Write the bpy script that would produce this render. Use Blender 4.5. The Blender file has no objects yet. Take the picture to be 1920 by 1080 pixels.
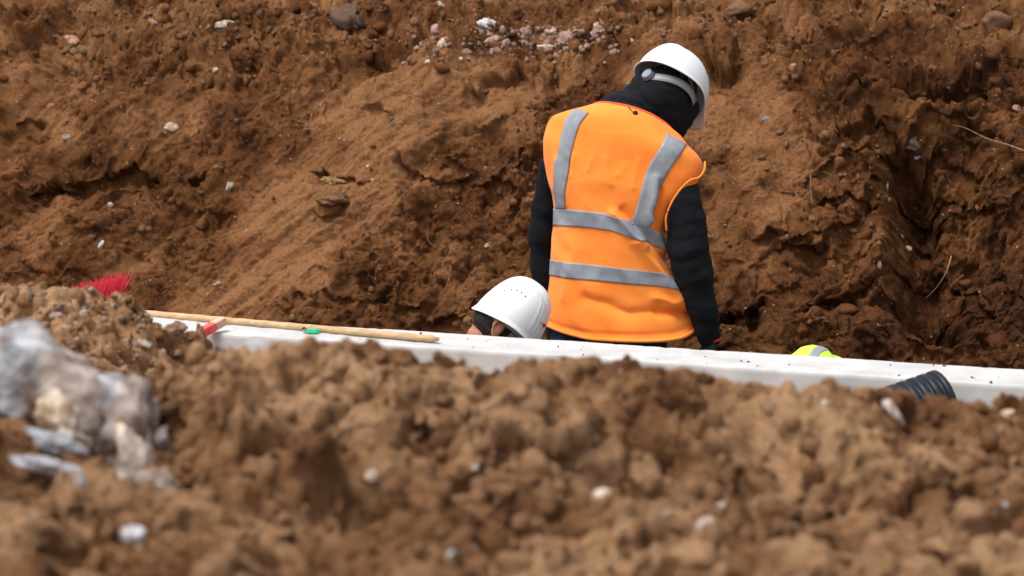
import bpy, bmesh, math, random
import numpy as np
from mathutils import Vector, Matrix
R = math.radians
random.seed(7)
C = bpy.context.scene.collection

# ------------------------------------------------------------------ camera, sky, sun, exposure
CAMZ, PITCH, FPX = 1.65, R(9.5), 5333.33
cd = bpy.data.cameras.new('camera'); cam = bpy.data.objects.new('camera', cd); C.objects.link(cam)
cam.location = (0, 0, CAMZ); cam.rotation_euler = (math.pi/2 - PITCH, 0, 0)
cd.lens = 100; cd.sensor_width = 36; cd.clip_start = .05; cd.clip_end = 500
cd.dof.use_dof = True; cd.dof.focus_distance = 9.65; cd.dof.aperture_fstop = 4.1; cd.dof.aperture_blades = 8
bpy.context.scene.camera = cam

SUN_EL, SUN_AZ = R(64), R(238)          # azimuth from +Y clockwise
w = bpy.data.worlds.new('World'); bpy.context.scene.world = w; w.use_nodes = True
nt = w.node_tree; nt.nodes.clear()
sky = nt.nodes.new('ShaderNodeTexSky'); sky.sky_type = 'NISHITA'; sky.sun_disc = False
sky.sun_elevation = SUN_EL; sky.sun_rotation = SUN_AZ; sky.air_density = 1.0; sky.dust_density = 4.0
hs = nt.nodes.new('ShaderNodeHueSaturation'); hs.inputs['Saturation'].default_value = .28   # overcast sky
bg = nt.nodes.new('ShaderNodeBackground'); bg.inputs['Strength'].default_value = .14
wo = nt.nodes.new('ShaderNodeOutputWorld')
nt.links.new(sky.outputs[0], hs.inputs['Color']); nt.links.new(hs.outputs[0], bg.inputs[0]); nt.links.new(bg.outputs[0], wo.inputs[0])
sl = bpy.data.lights.new('sun', 'SUN'); sl.energy = 1.4; sl.angle = R(24); sl.color = (1, .965, .92)
so = bpy.data.objects.new('sun', sl); C.objects.link(so)
sd = Vector((math.sin(SUN_AZ)*math.cos(SUN_EL), math.cos(SUN_AZ)*math.cos(SUN_EL), math.sin(SUN_EL)))
so.rotation_euler = (-sd).to_track_quat('-Z', 'Y').to_euler(); so.location = (0, 0, 12)
vs = bpy.context.scene.view_settings
vs.view_transform = 'Standard'; vs.look = 'None'; vs.gamma = 1; vs.exposure = .70

# ------------------------------------------------------------------ helpers
cp, sp = math.cos(PITCH), math.sin(PITCH)
def at(u, v, Y):
    x = u-960; y = FPX*cp + (540-v)*sp; z = -FPX*sp + (540-v)*cp
    t = Y/y
    return Vector((x*t, Y, CAMZ+z*t))
def on_z(u, v, Z):
    y = FPX*cp + (540-v)*sp; z = -FPX*sp + (540-v)*cp
    t = (Z-CAMZ)/z
    return Vector(((u-960)*t, y*t, Z))
def proj(P):
    x, y, z = P[..., 0], P[..., 1], P[..., 2]-CAMZ
    d = np.maximum(y*cp - z*sp, .05); up = y*sp + z*cp
    return 960+FPX*x/d, 540-FPX*up/d
def tag(o, label=None, cat=None, group=None, kind=None):
    if label: o['label'] = label
    if cat: o['category'] = cat
    if group: o['group'] = group
    if kind: o['kind'] = kind
    return o
def empty(name, loc, label, cat, group=None):
    o = bpy.data.objects.new(name, None); C.objects.link(o); o.location = loc; o.empty_display_size = .05
    return tag(o, label, cat, group)
def link(name, me, mat, parent=None, smooth=True):
    o = bpy.data.objects.new(name, me); C.objects.link(o)
    if mat: me.materials.append(mat)
    if smooth: me.polygons.foreach_set('use_smooth', [True]*len(me.polygons))
    if parent:
        o.parent = parent; o.matrix_parent_inverse = Matrix.Translation(parent.location).inverted()
    return o
def recentre(o):
    n = len(o.data.vertices); a = np.empty(n*3); o.data.vertices.foreach_get('co', a); a = a.reshape(-1, 3)
    c = a.mean(0); c[2] = a[:, 2].min(); o.data.vertices.foreach_set('co', (a-c).ravel()); o.location = c
    return o
def np_mesh(name, V, F, attrs=None):
    V = np.asarray(V, dtype=np.float32); F = np.asarray(F, dtype=np.int32)
    me = bpy.data.meshes.new(name); k = F.shape[1]
    me.vertices.add(len(V)); me.vertices.foreach_set('co', V.ravel())
    me.loops.add(F.size); me.loops.foreach_set('vertex_index', F.ravel())
    me.polygons.add(len(F)); me.polygons.foreach_set('loop_start', np.arange(0, F.size, k, dtype=np.int32))
    me.update(calc_edges=True)
    for k_, a in (attrs or {}).items():
        at_ = me.attributes.new(k_, 'FLOAT', 'POINT'); at_.data.foreach_set('value', np.asarray(a, dtype=np.float32).ravel())
    return me
def grid_faces(nr, nc, wrap=False):
    i = np.arange(nr-1)[:, None]; j = np.arange(nc if wrap else nc-1)[None, :]; j2 = (j+1) % nc
    return np.stack([i*nc+j, i*nc+j2, (i+1)*nc+j2, (i+1)*nc+j], -1).reshape(-1, 4)
def hsh(*a):
    h = np.zeros(np.broadcast(*a).shape, dtype=np.uint32)
    for k, x in enumerate(a):
        h ^= (np.asarray(x).astype(np.int64) & 0xffffffff).astype(np.uint32)*np.uint32([73856093, 19349663, 83492791, 2654435761][k])
        h ^= h >> np.uint32(15); h *= np.uint32(2246822519); h ^= h >> np.uint32(13)
    h *= np.uint32(3266489917); h ^= h >> np.uint32(16)
    return h.astype(np.float64)/4294967296.
def mix32(h):
    h = h ^ (h >> np.uint32(16)); h = h*np.uint32(0x7feb352d); h = h ^ (h >> np.uint32(15)); h = h*np.uint32(0x846ca68b); return h ^ (h >> np.uint32(16))
def vn2(x, y, seed=0):
    x, y = np.broadcast_arrays(x, y); xf = np.floor(x); yf = np.floor(y); fx = (x-xf).astype(np.float32); fy = (y-yf).astype(np.float32)
    fx = fx*fx*fx*(fx*(fx*6-15)+10); fy = fy*fy*fy*(fy*(fy*6-15)+10)
    xi = xf.astype(np.int32).astype(np.uint32); yi = yf.astype(np.int32).astype(np.uint32); sd = np.uint32((seed*2654435761+12345) & 0xffffffff)
    X0 = xi*np.uint32(73856093)+sd; X1 = X0+np.uint32(73856093); Y0 = yi*np.uint32(19349663); Y1 = Y0+np.uint32(19349663); k = np.float32(2/4294967296.)
    a = mix32(X0 ^ Y0)*k; b = mix32(X1 ^ Y0)*k; c = mix32(X0 ^ Y1)*k; d = mix32(X1 ^ Y1)*k
    return (a+(b-a)*fx)*(1-fy)+(c+(d-c)*fx)*fy-1
def fbm2(x, y, o=4, seed=0, g=.5):
    s = 0; a = 1; t = 0
    for k in range(o):
        c, s_ = math.cos(k*1.3), math.sin(k*1.3); f = 2.03**k
        s = s+a*vn2((x*c-y*s_)*f+k*17.3, (x*s_+y*c)*f-k*9.1, seed+k*7); t += a; a *= g
    return s/t*1.5
def vn3(p, f=1., seed=0):
    x, y, z = [p[..., i]*f for i in range(3)]
    return (vn2(x+z*.71, y-z*.37, seed)+vn2(y+x*.31+7, z+x*.53, seed+3)+vn2(z-y*.41, x+y*.23+3, seed+5))/1.9
def lumps(x, y, cell, seed, dens=.8, flat=.7):
    """rounded clods: tallest overlapping dome per point"""
    x = (x/cell).astype(np.float32); y = (y/cell).astype(np.float32); xf = np.floor(x); yf = np.floor(y); h = np.zeros_like(x)
    xi = xf.astype(np.int32).astype(np.uint32); yi = yf.astype(np.int32).astype(np.uint32); q = np.float32(1/65535.); lo16 = np.uint32(0xffff)
    for a in (-1, 0, 1):
        for b in (-1, 0, 1):
            cx = xf+a; cy = yf+b
            k0 = mix32(((xi+np.uint32(a & 0xffffffff))*np.uint32(73856093)+np.uint32(seed*977+1)) ^ ((yi+np.uint32(b & 0xffffffff))*np.uint32(19349663)))
            k1 = mix32(k0+np.uint32(77)); k2 = mix32(k0+np.uint32(991)); k3 = mix32(k0+np.uint32(3331))
            def lo(z): return (z & lo16)*q
            def hi(z): return (z >> np.uint32(16))*q
            jx, jy = lo(k0), hi(k0); r = .28+.62*lo(k1)**1.6; on = hi(k1) < dens; e = .6+.8*lo(k2); th = hi(k2)*3.14; ta, tb = lo(k3), hi(k3)
            dx = x-cx-jx; dy = y-cy-jy; c = np.cos(th); s = np.sin(th)
            d2 = ((dx*c+dy*s)*e)**2+((-dx*s+dy*c)/e)**2
            # chiselled top so clods are not balls
            k = np.maximum(r*r-d2, 0)**.5
            tl = (dx*(ta-.5)+dy*(tb-.5))*.9
            k = np.where(k > 0, np.minimum(k, r*flat)+tl*(k > .05), 0)
            h = np.maximum(h, np.where(on, k, 0))
    return h*cell
def fbm3(P, f, o=3, seed=0, g=.55):
    s = 0; a = 1
    for k in range(o): s = s+a*vn3(P, f*2.1**k, seed+11*k); a *= g
    return s
def normals(P):
    gu = np.gradient(P, axis=1); gv = np.gradient(P, axis=0); n = np.cross(gu, gv); n /= np.maximum(np.linalg.norm(n, axis=-1, keepdims=True), 1e-9); return n
def ss(a, b, x):
    t = np.clip((x-a)/(b-a), 0, 1); return t*t*(3-2*t)

# ------------------------------------------------------------------ materials
def mat(name, col, rough=.8, **kw):
    m = bpy.data.materials.new(name); m.use_nodes = True; b = m.node_tree.nodes['Principled BSDF']
    b.inputs['Base Color'].default_value = (*col, 1); b.inputs['Roughness'].default_value = rough
    for k, v in kw.items(): b.inputs[k.replace('_', ' ')].default_value = v
    return m
def N(m, t, **kw):
    n = m.node_tree.nodes.new(t)
    for k, v in kw.items():
        if hasattr(n, k): setattr(n, k, v)
        else: n.inputs[k].default_value = v
    return n
def L(m, a, b): m.node_tree.links.new(a, b)
def noise_mat(name, c1, c2, scale=20, rough=.85, bump=.3, bscale=60, bdist=.004, lo=.35, hi=.65, sheen=0, stretch=None, detail=8):
    m = mat(name, c1, rough); b = m.node_tree.nodes['Principled BSDF']
    tc = N(m, 'ShaderNodeTexCoord'); src = tc.outputs['Object']
    if stretch:
        mp = N(m, 'ShaderNodeMapping'); mp.inputs['Scale'].default_value = stretch; L(m, src, mp.inputs[0]); src = mp.outputs[0]
    n = N(m, 'ShaderNodeTexNoise', Scale=scale, Detail=detail); L(m, src, n.inputs['Vector'])
    r = N(m, 'ShaderNodeValToRGB'); r.color_ramp.elements[0].position = lo; r.color_ramp.elements[1].position = hi
    r.color_ramp.elements[0].color = (*c1, 1); r.color_ramp.elements[1].color = (*c2, 1)
    L(m, n.outputs['Fac'], r.inputs[0]); L(m, r.outputs[0], b.inputs['Base Color'])
    n2 = N(m, 'ShaderNodeTexNoise', Scale=bscale, Detail=6.); L(m, src, n2.inputs['Vector'])
    bp = N(m, 'ShaderNodeBump', Strength=bump, Distance=bdist); L(m, n2.outputs['Fac'], bp.inputs['Height']); L(m, bp.outputs[0], b.inputs['Normal'])
    if sheen: b.inputs['Sheen Weight'].default_value = sheen
    b.inputs['Specular IOR Level'].default_value = .25
    return m
def soil_mat(name, dark, mid, light, attr=True):
    m = mat(name, mid, .97); b = m.node_tree.nodes['Principled BSDF']; b.inputs['Specular IOR Level'].default_value = .12
    tc = N(m, 'ShaderNodeTexCoord'); O = tc.outputs['Object']
    n1 = N(m, 'ShaderNodeTexNoise', Scale=3.2, Detail=9., Roughness=.62); L(m, O, n1.inputs['Vector'])
    r1 = N(m, 'ShaderNodeValToRGB'); e = r1.color_ramp.elements
    e[0].position = .33; e[0].color = (*dark, 1); e[1].position = .66; e[1].color = (*light, 1)
    x = e.new(.5); x.color = (*mid, 1)
    add = N(m, 'ShaderNodeMath', operation='ADD')
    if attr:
        at_ = N(m, 'ShaderNodeAttribute', attribute_name='dry_tone'); mu = N(m, 'ShaderNodeMath', operation='MULTIPLY'); mu.inputs[1].default_value = .22
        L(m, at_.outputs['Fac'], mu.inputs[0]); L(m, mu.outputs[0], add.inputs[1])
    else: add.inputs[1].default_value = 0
    L(m, n1.outputs['Fac'], add.inputs[0]); L(m, add.outputs[0], r1.inputs[0])
    # fine grain: crumbs lighter and darker than the mass
    n2 = N(m, 'ShaderNodeTexNoise', Scale=90., Detail=5., Roughness=.7); L(m, O, n2.inputs['Vector'])
    r2 = N(m, 'ShaderNodeMapRange'); r2.inputs['From Min'].default_value = .3; r2.inputs['From Max'].default_value = .7
    r2.inputs['To Min'].default_value = .72; r2.inputs['To Max'].default_value = 1.28; L(m, n2.outputs['Fac'], r2.inputs['Value'])
    mx = N(m, 'ShaderNodeMix', data_type='RGBA', blend_type='MULTIPLY'); mx.inputs[0].default_value = 1
    L(m, r1.outputs[0], mx.inputs[6]); L(m, r2.outputs[0], mx.inputs[7])
    # reddish / greyish mineral patches
    n3 = N(m, 'ShaderNodeTexNoise', Scale=7., Detail=4.); L(m, O, n3.inputs['Vector'])
    r3 = N(m, 'ShaderNodeMapRange'); r3.inputs['From Min'].default_value = .52; r3.inputs['From Max'].default_value = .72; r3.inputs['To Max'].default_value = .5
    L(m, n3.outputs['Fac'], r3.inputs['Value'])
    mx2 = N(m, 'ShaderNodeMix', data_type='RGBA', blend_type='MULTIPLY'); mx2.inputs[7].default_value = (.93, .85, .88, 1)
    L(m, r3.outputs[0], mx2.inputs[0]); L(m, mx.outputs[2], mx2.inputs[6])
    # tiny pale grit
    vo = N(m, 'ShaderNodeTexVoronoi', Scale=55.); L(m, O, vo.inputs['Vector'])
    vc = N(m, 'ShaderNodeSeparateColor'); L(m, vo.outputs['Color'], vc.inputs[0])
    g1 = N(m, 'ShaderNodeMath', operation='GREATER_THAN'); g1.inputs[1].default_value = .965; L(m, vc.outputs[0], g1.inputs[0])
    g2 = N(m, 'ShaderNodeMath', operation='LESS_THAN'); g2.inputs[1].default_value = .22; L(m, vo.outputs['Distance'], g2.inputs[0])
    g3 = N(m, 'ShaderNodeMath', operation='MULTIPLY'); L(m, g1.outputs[0], g3.inputs[0]); L(m, g2.outputs[0], g3.inputs[1])
    mx3 = N(m, 'ShaderNodeMix', data_type='RGBA'); mx3.inputs[7].default_value = (.38, .27, .2, 1)
    L(m, g3.outputs[0], mx3.inputs[0]); L(m, mx2.outputs[2], mx3.inputs[6]); L(m, mx3.outputs[2], b.inputs['Base Color'])
    n4 = N(m, 'ShaderNodeTexNoise', Scale=45., Detail=8., Roughness=.72); L(m, O, n4.inputs['Vector'])
    bp = N(m, 'ShaderNodeBump', Strength=.9, Distance=.012); L(m, n4.outputs['Fac'], bp.inputs['Height'])
    bp2 = N(m, 'ShaderNodeBump', Strength=.6, Distance=.006); L(m, n2.outputs['Fac'], bp2.inputs['Height']); L(m, bp.outputs[0], bp2.inputs['Normal'])
    L(m, bp2.outputs[0], b.inputs['Normal'])
    return m
M = {}
M['bank'] = soil_mat('bank_soil', (.060, .022, .008), (.146, .058, .020), (.270, .126, .053))
M['mound'] = soil_mat('mound_soil', (.085, .035, .014), (.25, .122, .054), (.46, .268, .142))
M['crumb'] = soil_mat('crumb_soil', (.10, .046, .021), (.19, .095, .045), (.29, .16, .085), False)
M['crumb2'] = soil_mat('crumb_soil_near', (.13, .06, .028), (.27, .14, .068), (.44, .26, .145), False)
M['concrete'] = noise_mat('concrete', (.41, .41, .405), (.57, .565, .555), 9, .85, .35, 120, .002, .3, .7)
M['orange'] = noise_mat('orange_fabric', (.98, .235, .026), (1.0, .285, .042), 6, .8, .25, 500, .0008, sheen=.12)
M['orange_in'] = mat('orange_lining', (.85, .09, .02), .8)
M['reflect'] = noise_mat('reflective_tape', (.21, .225, .255), (.30, .32, .355), 22, .45, .25, 300, .0006)
M['black'] = noise_mat('black_fleece', (.0025, .003, .005), (.006, .007, .010), 14, .95, .35, 260, .0015)
M['collar'] = noise_mat('black_collar_fleece', (.006, .006, .009), (.010, .010, .014), 20, .95, .4, 260, .002)
M['navy'] = noise_mat('navy_trousers', (.012, .016, .045), (.022, .028, .07), 20, .9, .4, 200, .002)
M['helmet'] = noise_mat('white_helmet_plastic', (.74, .75, .77), (.78, .79, .81), 8, .38, .08, 40, .001)
M['harness'] = mat('grey_harness_plastic', (.28, .28, .28), .5)
M['harness_d'] = mat('dark_harness', (.03, .03, .035), .6)
M['knob'] = mat('blue_grey_knob', (.22, .25, .30), .4)
M['skin'] = noise_mat('skin', (.36, .16, .095), (.42, .2, .12), 25, .55, .15, 200, .001)
M['skin'].node_tree.nodes['Principled BSDF'].inputs['Subsurface Weight'].default_value = .1
M['hair'] = noise_mat('dark_hair', (.012, .009, .008), (.03, .022, .018), 60, .7, .8, 400, .003)
M['boot'] = mat('boot_leather', (.05, .035, .025), .7)
M['red'] = mat('red_cuff', (.62, .015, .03), .7)
M['glove'] = noise_mat('black_glove', (.01, .01, .012), (.02, .02, .022), 40, .8)
M['yellow'] = noise_mat('yellow_hi_vis', (.50, .84, .07), (.56, .90, .10), 10, .8, .2, 400, .001)
M['wood'] = noise_mat('broom_wood', (.42, .27, .14), (.56, .39, .22), 6, .6, .2, 60, .001, stretch=(1, 12, 12))
M['bristle'] = mat('red_bristle', (.85, .045, .09), .5)
M['redwood'] = noise_mat('red_painted_wood', (.70, .06, .07), (.80, .14, .13), 30, .7)
M['rawwood'] = noise_mat('raw_wood', (.60, .36, .24), (.68, .44, .32), 30, .8)
M['pipe'] = noise_mat('black_corrugated_plastic', (.009, .012, .018), (.013, .016, .024), 20, .42, .05, 80, .001)
M['green'] = mat('green_lighter_plastic', (.01, .55, .27), .25)
M['metal'] = mat('lighter_metal', (.5, .5, .5), .3, Metallic=1.)
M['dark'] = mat('dark_recess', (.012, .012, .012), .8)
M['root'] = noise_mat('root_bark', (.13, .07, .035), (.26, .16, .09), 60, .9)
M['rootp'] = noise_mat('pale_root', (.32, .2, .11), (.45, .3, .18), 60, .9)
M['logo'] = mat('red_logo', (.55, .04, .02), .5)
_st = {}
def stone_mat(c):
    k = tuple(round(x, 2) for x in c)
    if k not in _st:
        _st[k] = noise_mat('stone', tuple(.62*d+.25*x for d, x in zip((.16, .08, .04), c)), tuple(x*.92 for x in c), 70, .9, .8, 120, .004, .36, .56)
    return _st[k]

# ------------------------------------------------------------------ large structure: wall frame of reference
A = on_z(840, 623.5, 0); B = on_z(1920, 692, 0)
e1 = (B-A).normalized(); e2 = Vector((-e1.y, e1.x, 0))
if e2.y < 0: e2 = -e2
e1n, e2n, An = np.array(e1), np.array(e2), np.array(A)
def local(s, q, z): return A+e1*s+e2*q+Vector((0, 0, z))

def spaced(bounds):          # [(start, end, step), ...] -> coordinates
    out = []
    for a, b, st in bounds: out.append(np.arange(a, b, st))
    return np.concatenate(out+[np.array([bounds[-1][1]])])
def polydist(u, v, pts, ax=1., ay=1.):
    d = np.full(u.shape, 1e9)
    for (x0, y0), (x1, y1) in zip(pts[:-1], pts[1:]) if len(pts) > 1 else [(pts[0], pts[0])]:
        dx, dy = (x1-x0)/ax, (y1-y0)/ay; px, py = (u-x0)/ax, (v-y0)/ay
        t = np.clip((px*dx+py*dy)/max(dx*dx+dy*dy, 1e-6), 0, 1)
        d = np.minimum(d, np.hypot(px-t*dx, py-t*dy))
    return d
def ledge(u, v, pts, wu, wd):
    """signed profile: +1 just above the polyline, -1 just below, faded along its ends"""
    xs = np.array([p[0] for p in pts], float); ys = np.array([p[1] for p in pts], float)
    wob = 13*vn2(u/34., v/51., 76)+8*vn2(u/15., v/31., 77)+4*vn2(u/6., v/9., 78)
    vl = np.interp(u, xs, ys)+wob; d = v-vl
    fade = ss(xs[0]-14, xs[0]+14, u)*(1-ss(xs[-1]-14, xs[-1]+14, u))
    wd = wd*1.5; wu = wu*1.15; st = np.tanh(d/3.)
    pos = np.exp(-(np.minimum(d, 0)/wu)**2)*(1-st)/2; neg = np.exp(-(np.maximum(d, 0)/wd)**2)*(1+st)/2
    return pos*fade, neg*fade

# ---- far side: trench floor, cut bank, ground beyond
def build_bank():
    s = spaced([(-40, -8, 1.), (-8, -3.4, .05), (-3.4, -2.9, .012), (-2.9, 2.35, .0052), (2.35, 2.8, .012), (2.8, 8, .05), (8, 40, 1.)])
    prof = np.array([(.0, -1.0), (1.15, -1.0), (1.45, -.86), (2.05, -.15), (2.55, .38), (2.86, .60), (3.25, .71), (5.2, .90), (9, 1.0), (60, 1.2)])
    seg = np.r_[0, np.cumsum(np.hypot(*np.diff(prof, axis=0).T))]
    wv = spaced([(0, 1.45, .05), (1.45, 1.9, .012), (1.9, 4.0, .0052), (4.0, 5.3, .009), (5.3, 8, .05), (8, seg[-1], 1.5)])
    wf = np.linspace(0, seg[-1], 6000); k = np.ones(90)/90
    pq = np.interp(wf, seg, prof[:, 0]); pz = np.interp(wf, seg, prof[:, 1])
    padq = np.r_[pq[0]+(np.arange(-45, 0))*(pq[1]-pq[0]), pq, pq[-1]+np.arange(1, 46)*(pq[-1]-pq[-2])]
    padz = np.r_[np.full(45, pz[0]), pz, np.full(45, pz[-1])]
    # light smoothing of the profile close to the foot and the brow
    kk = 25; ker = np.ones(kk)/kk
    pq = np.convolve(padq, ker, 'same')[45:-45]; pz = np.convolve(padz, ker, 'same')[45:-45]
    q = np.interp(wv, wf, pq); z = np.interp(wv, wf, pz)
    S, Wv = np.meshgrid(s, wv); Q = np.broadcast_to(q[:, None], S.shape).copy(); Z = np.broadcast_to(z[:, None], S.shape).copy()
    # gentle large undulation of the brow and foot
    Q += .16*fbm2(S*.55+3, S*0+1.5, 3, 5)*ss(1.0, 2., Wv)
    P = An+S[..., None]*e1n+Q[..., None]*e2n; P[..., 2] = Z
    dq = np.gradient(q, wv); dz = np.gradient(z, wv); nl = np.hypot(dq, dz)
    Nq = (-dz/nl)[:, None]; Nz = (dq/nl)[:, None]
    Nv = Nq[..., None]*e2n*np.ones(S.shape)[..., None]; Nv[..., 2] = Nz
    u, v = proj(P)
    face = ss(1.3, 1.8, Wv)
    # masks
    wob = 40*vn2(u/120., v/120., 4)+18*vn2(u/40., v/40., 6)
    top = 1-ss(95, 150, v+wob*.7+.02*(u-900))
    chute = np.exp(-(polydist(u+wob*.5, v+wob*.6, [(960, 120), (760, 210), (580, 380), (380, 620)])/92.)**4)*(1-top)
    chute2 = np.exp(-(polydist(u+wob*.4, v+wob*.5, [(420, 130), (240, 260), (60, 420)])/45.)**4)*.5*(1-top)
    soft = np.exp(-(polydist(u+wob*.4, v+wob*.4, [(1230, 150), (1400, 200), (1440, 300), (1360, 420)])/80.)**4)
    soft2 = np.exp(-(polydist(u+wob*.3, v+wob*.3, [(30, 150), (110, 230)])/40.)**4)
    smooth = np.clip(np.maximum.reduce([chute, chute2, soft*.85, soft2]), 0, 1)
    rough = (1-smooth*.9)*(1-.38*(1-ss(560, 720, u))*(1-top)*(1-np.exp(-(polydist(u, v, [(90, 340), (280, 290)])/60.)**2)))
    wx = S+.03*fbm2(S*9, Wv*9, 3, 11); wy = Wv+.03*fbm2(S*9+5, Wv*9, 3, 12)
    h = .085*fbm2(S*1.6, Wv*1.6, 3, 21)
    h += .05*fbm2(S*4.5, Wv*4.5, 4, 31)*(.35+.65*rough)
    # scrape streaks running down to the left
    c, s_ = math.cos(R(50)), math.sin(R(50))
    a_ = S*c+Wv*s_; b_ = -S*s_+Wv*c
    strk = fbm2(a_*1.3+.2*vn2(S*5, Wv*5, 3), b_*9, 4, 41)
    left = 1-ss(1000, 1150, u)
    h += .030*strk*left*(1-top*.8)+.014*fbm2(a_*2.2, b_*22, 3, 43)*left*(1-top)
    # torn, crumbly relief
    rid = 1-np.abs(fbm2(wx*9, wy*9, 4, 51)); h += (.035*(rid-.6))*rough
    rgh = ss(-.25, .45, fbm2(S*2.3+9, Wv*2.3, 3, 61))
    right = ss(1250, 1500, u)
    amp = rough*(.35+.65*np.maximum(rgh, right*.7))
    h += lumps(wx, wy, .19, 71, .6)*.55*np.maximum(amp*.8, top*(.9+.5*ss(1100, 1400, u)))
    h += lumps(wx+.3, wy, .085, 81, .65)*.7*np.maximum(amp*.75, top*1.2)
    h += lumps(wx, wy+.7, .034, 91, .6)*.75*np.maximum(amp*.6, top)
    h += lumps(wx*1.1, wy+.2, .017, 95, .55)*.7*np.maximum(amp*.6+.08, top)
    h += .006*fbm2(S*45, Wv*45, 4, 101, .6)*(.35+.65*rough)
    h += .0035*fbm2(S*110, Wv*110, 2, 103, .6)
    pitn = fbm2(wx*11+3, wy*11, 3, 111); h -= .03*ss(.32, .75, pitn)*rough*(1-top*.4)
    pitn = fbm2(wx*27, wy*27+8, 3, 113); h -= .016*ss(.3, .7, pitn)*(.25+.75*rough)
    down = np.zeros_like(h)
    # self-similar torn ledges: soil breaks away below, leaving lips
    def saw(lam, sd, wrp):
        t_ = (wy+.18*S*(1-2*right*.6))/lam+wrp*fbm2(S*.9/lam*.35, wy*.7/lam*.35, 3, sd)
        f = t_-np.floor(t_); a_m = ss(-.15, .5, fbm2(S*.5/lam+7, wy*.5/lam, 2, sd+5))
        lip = (1-f)**1.6*(np.tanh(f/.035)); return lip*a_m
    am0 = np.clip(rough*(.45+.55*np.maximum(rgh, right)), 0, 1)
    for lam, am, sd, wrp in ((.34, .080, 601, 1.6), (.17, .036, 611, 1.7), (.085, .015, 621, 1.8), (.043, .006, 631, 1.8)):
        l_ = saw(lam, sd, wrp)*am0*(1-.3*top); am = am*(1-.45*left*(1-ss(780, 1000, u)*.5)); h += am*(l_-.25*am0); down += am*.55*l_
    for pts, am, wu, wd in [
        ([(40, 345), (110, 315), (180, 285), (240, 262), (292, 290)], .085, 36, 44),
        ([(0, 215), (40, 195), (75, 215)], .05, 26, 32),
        ([(330, 318), (385, 312)], .045, 16, 16), ([(590, 318), (640, 330), (690, 345)], .05, 20, 24),
        ([(590, 388), (660, 382)], .035, 20, 18),
        ([(695, 212), (742, 222)], .035, 16, 14), ([(750, 300), (820, 320), (900, 322), (985, 292)], .035, 30, 40),
        ([(880, 160), (950, 128), (1010, 118), (1070, 98)], .055, 26, 20), ([(890, 232), (960, 200), (1060, 160), (1100, 150)], .04, 22, 20),
        ([(380, 190), (455, 165)], .03, 18, 14), ([(340, 160), (380, 150), (420, 175)], .025, 18, 14),
        ([(560, 118), (610, 108), (650, 122)], .035, 18, 12), ([(0, 35), (60, 55), (120, 60)], .04, 20, 14),
        ([(1328, 128), (1370, 148), (1400, 138)], .10, 44, 24), ([(1530, 42), (1590, 48), (1650, 52)], .08, 30, 20), ([(1180, 30), (1240, 42), (1290, 30)], .08, 24, 16),
        ([(1690, 128), (1750, 152), (1800, 150), (1850, 120), (1925, 105)], .10, 40, 30), ([(1420, 92), (1480, 100), (1530, 88)], .06, 26, 18),
        ([(1520, 232), (1570, 225), (1640, 192)], .05, 26, 22),
        ([(1635, 195), (1700, 235), (1760, 250), (1830, 278)], .06, 28, 60),
        ([(1530, 345), (1590, 330), (1640, 352)], .05, 24, 22), ([(1700, 345), (1770, 325), (1850, 345)], .04, 22, 20),
        ([(1410, 432), (1470, 410), (1540, 425)], .05, 26, 26), ([(1430, 500), (1490, 480)], .035, 20, 18),
        ([(1338, 566), (1380, 562), (1420, 545)], .085, 40, 34), ([(760, 560), (830, 598), (890, 585)], .05, 28, 30),
        ([(560, 560), (620, 548), (680, 572)], .03, 20, 20), ([(60, 520), (150, 505), (200, 520)], .02, 20, 16),
        ([(1330, 12), (1380, 22), (1430, 14)], .05, 18, 12), ([(980, 10), (1030, 30), (1090, 34)], .05, 18, 12),
        ([(620, 10), (680, 22), (730, 18)], .04, 18, 12), ([(1850, 560), (1925, 520)], .03, 24, 20)]:
        p_, n_ = ledge(u, v, pts, wu, wd); h += am*(.6*p_-1.15*n_)*face*(.8+.5*vn2(u/40., v/60., 79)); down += am*.8*p_*face
    for pts, am, rx, ry in [
        ([(1695, 262), (1712, 400), (1705, 530)], -.30, 38, 44), ([(1770, 310), (1810, 420), (1770, 520)], -.17, 60, 60), ([(1640, 300), (1655, 480)], .05, 22, 60), ([(1560, 450), (1500, 520)], -.07, 50, 40), ([(1390, 585), (1350, 590)], -.10, 34, 16),
        ([(1722, 560), (1755, 588)], -.24, 34, 26), ([(1700, 590), (1770, 596)], -.12, 24, 10), ([(1370, 520)], .05, 46, 36), ([(630, 362)], .035, 30, 16),
        ([(150, 330), (260, 300)], -.11, 40, 26), ([(700, 420), (560, 470)], -.04, 60, 40), ([(1560, 560)], -.05, 60, 50), ([(900, 380), (980, 480)], -.05, 60, 50)]:
        h += am*np.exp(-polydist(u, v, pts, rx, ry)**2)*face
    # near-vertical grooves left by bucket teeth
    for uu, dd in ((1668, .02), (1688, .028), (1722, .016)):
        h -= dd*np.exp(-((u-uu-(v-300)*.06)/4.5)**2)*ss(225, 270, v)*(1-ss(480, 540, v))
    damp = ss(0, .3, Wv)*(1-ss(7, 12, Wv)*.8)
    h *= damp
    P = P+Nv*h[..., None]; P[..., 2] -= down*damp
    # sideways jitter tears the sheet a little so edges do not run as a height field
    P[..., 0] += .010*fbm2(wx*22, wy*22, 3, 131)*face; P[..., 2] += .010*fbm2(wx*22+7, wy*22, 3, 133)*face
    Nn = normals(P); Nn *= np.sign((Nn*Nv).sum(-1, keepdims=True)+1e-9); fk = face*(1-ss(7, 9, Wv))*(.3+.7*rough)
    f3 = fbm3(P, 16, 4, 701, .62); P = P+Nn*(fk*(.0075*f3+.0045*(.35-np.abs(fbm3(P, 42, 2, 741)))))[..., None]
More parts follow.
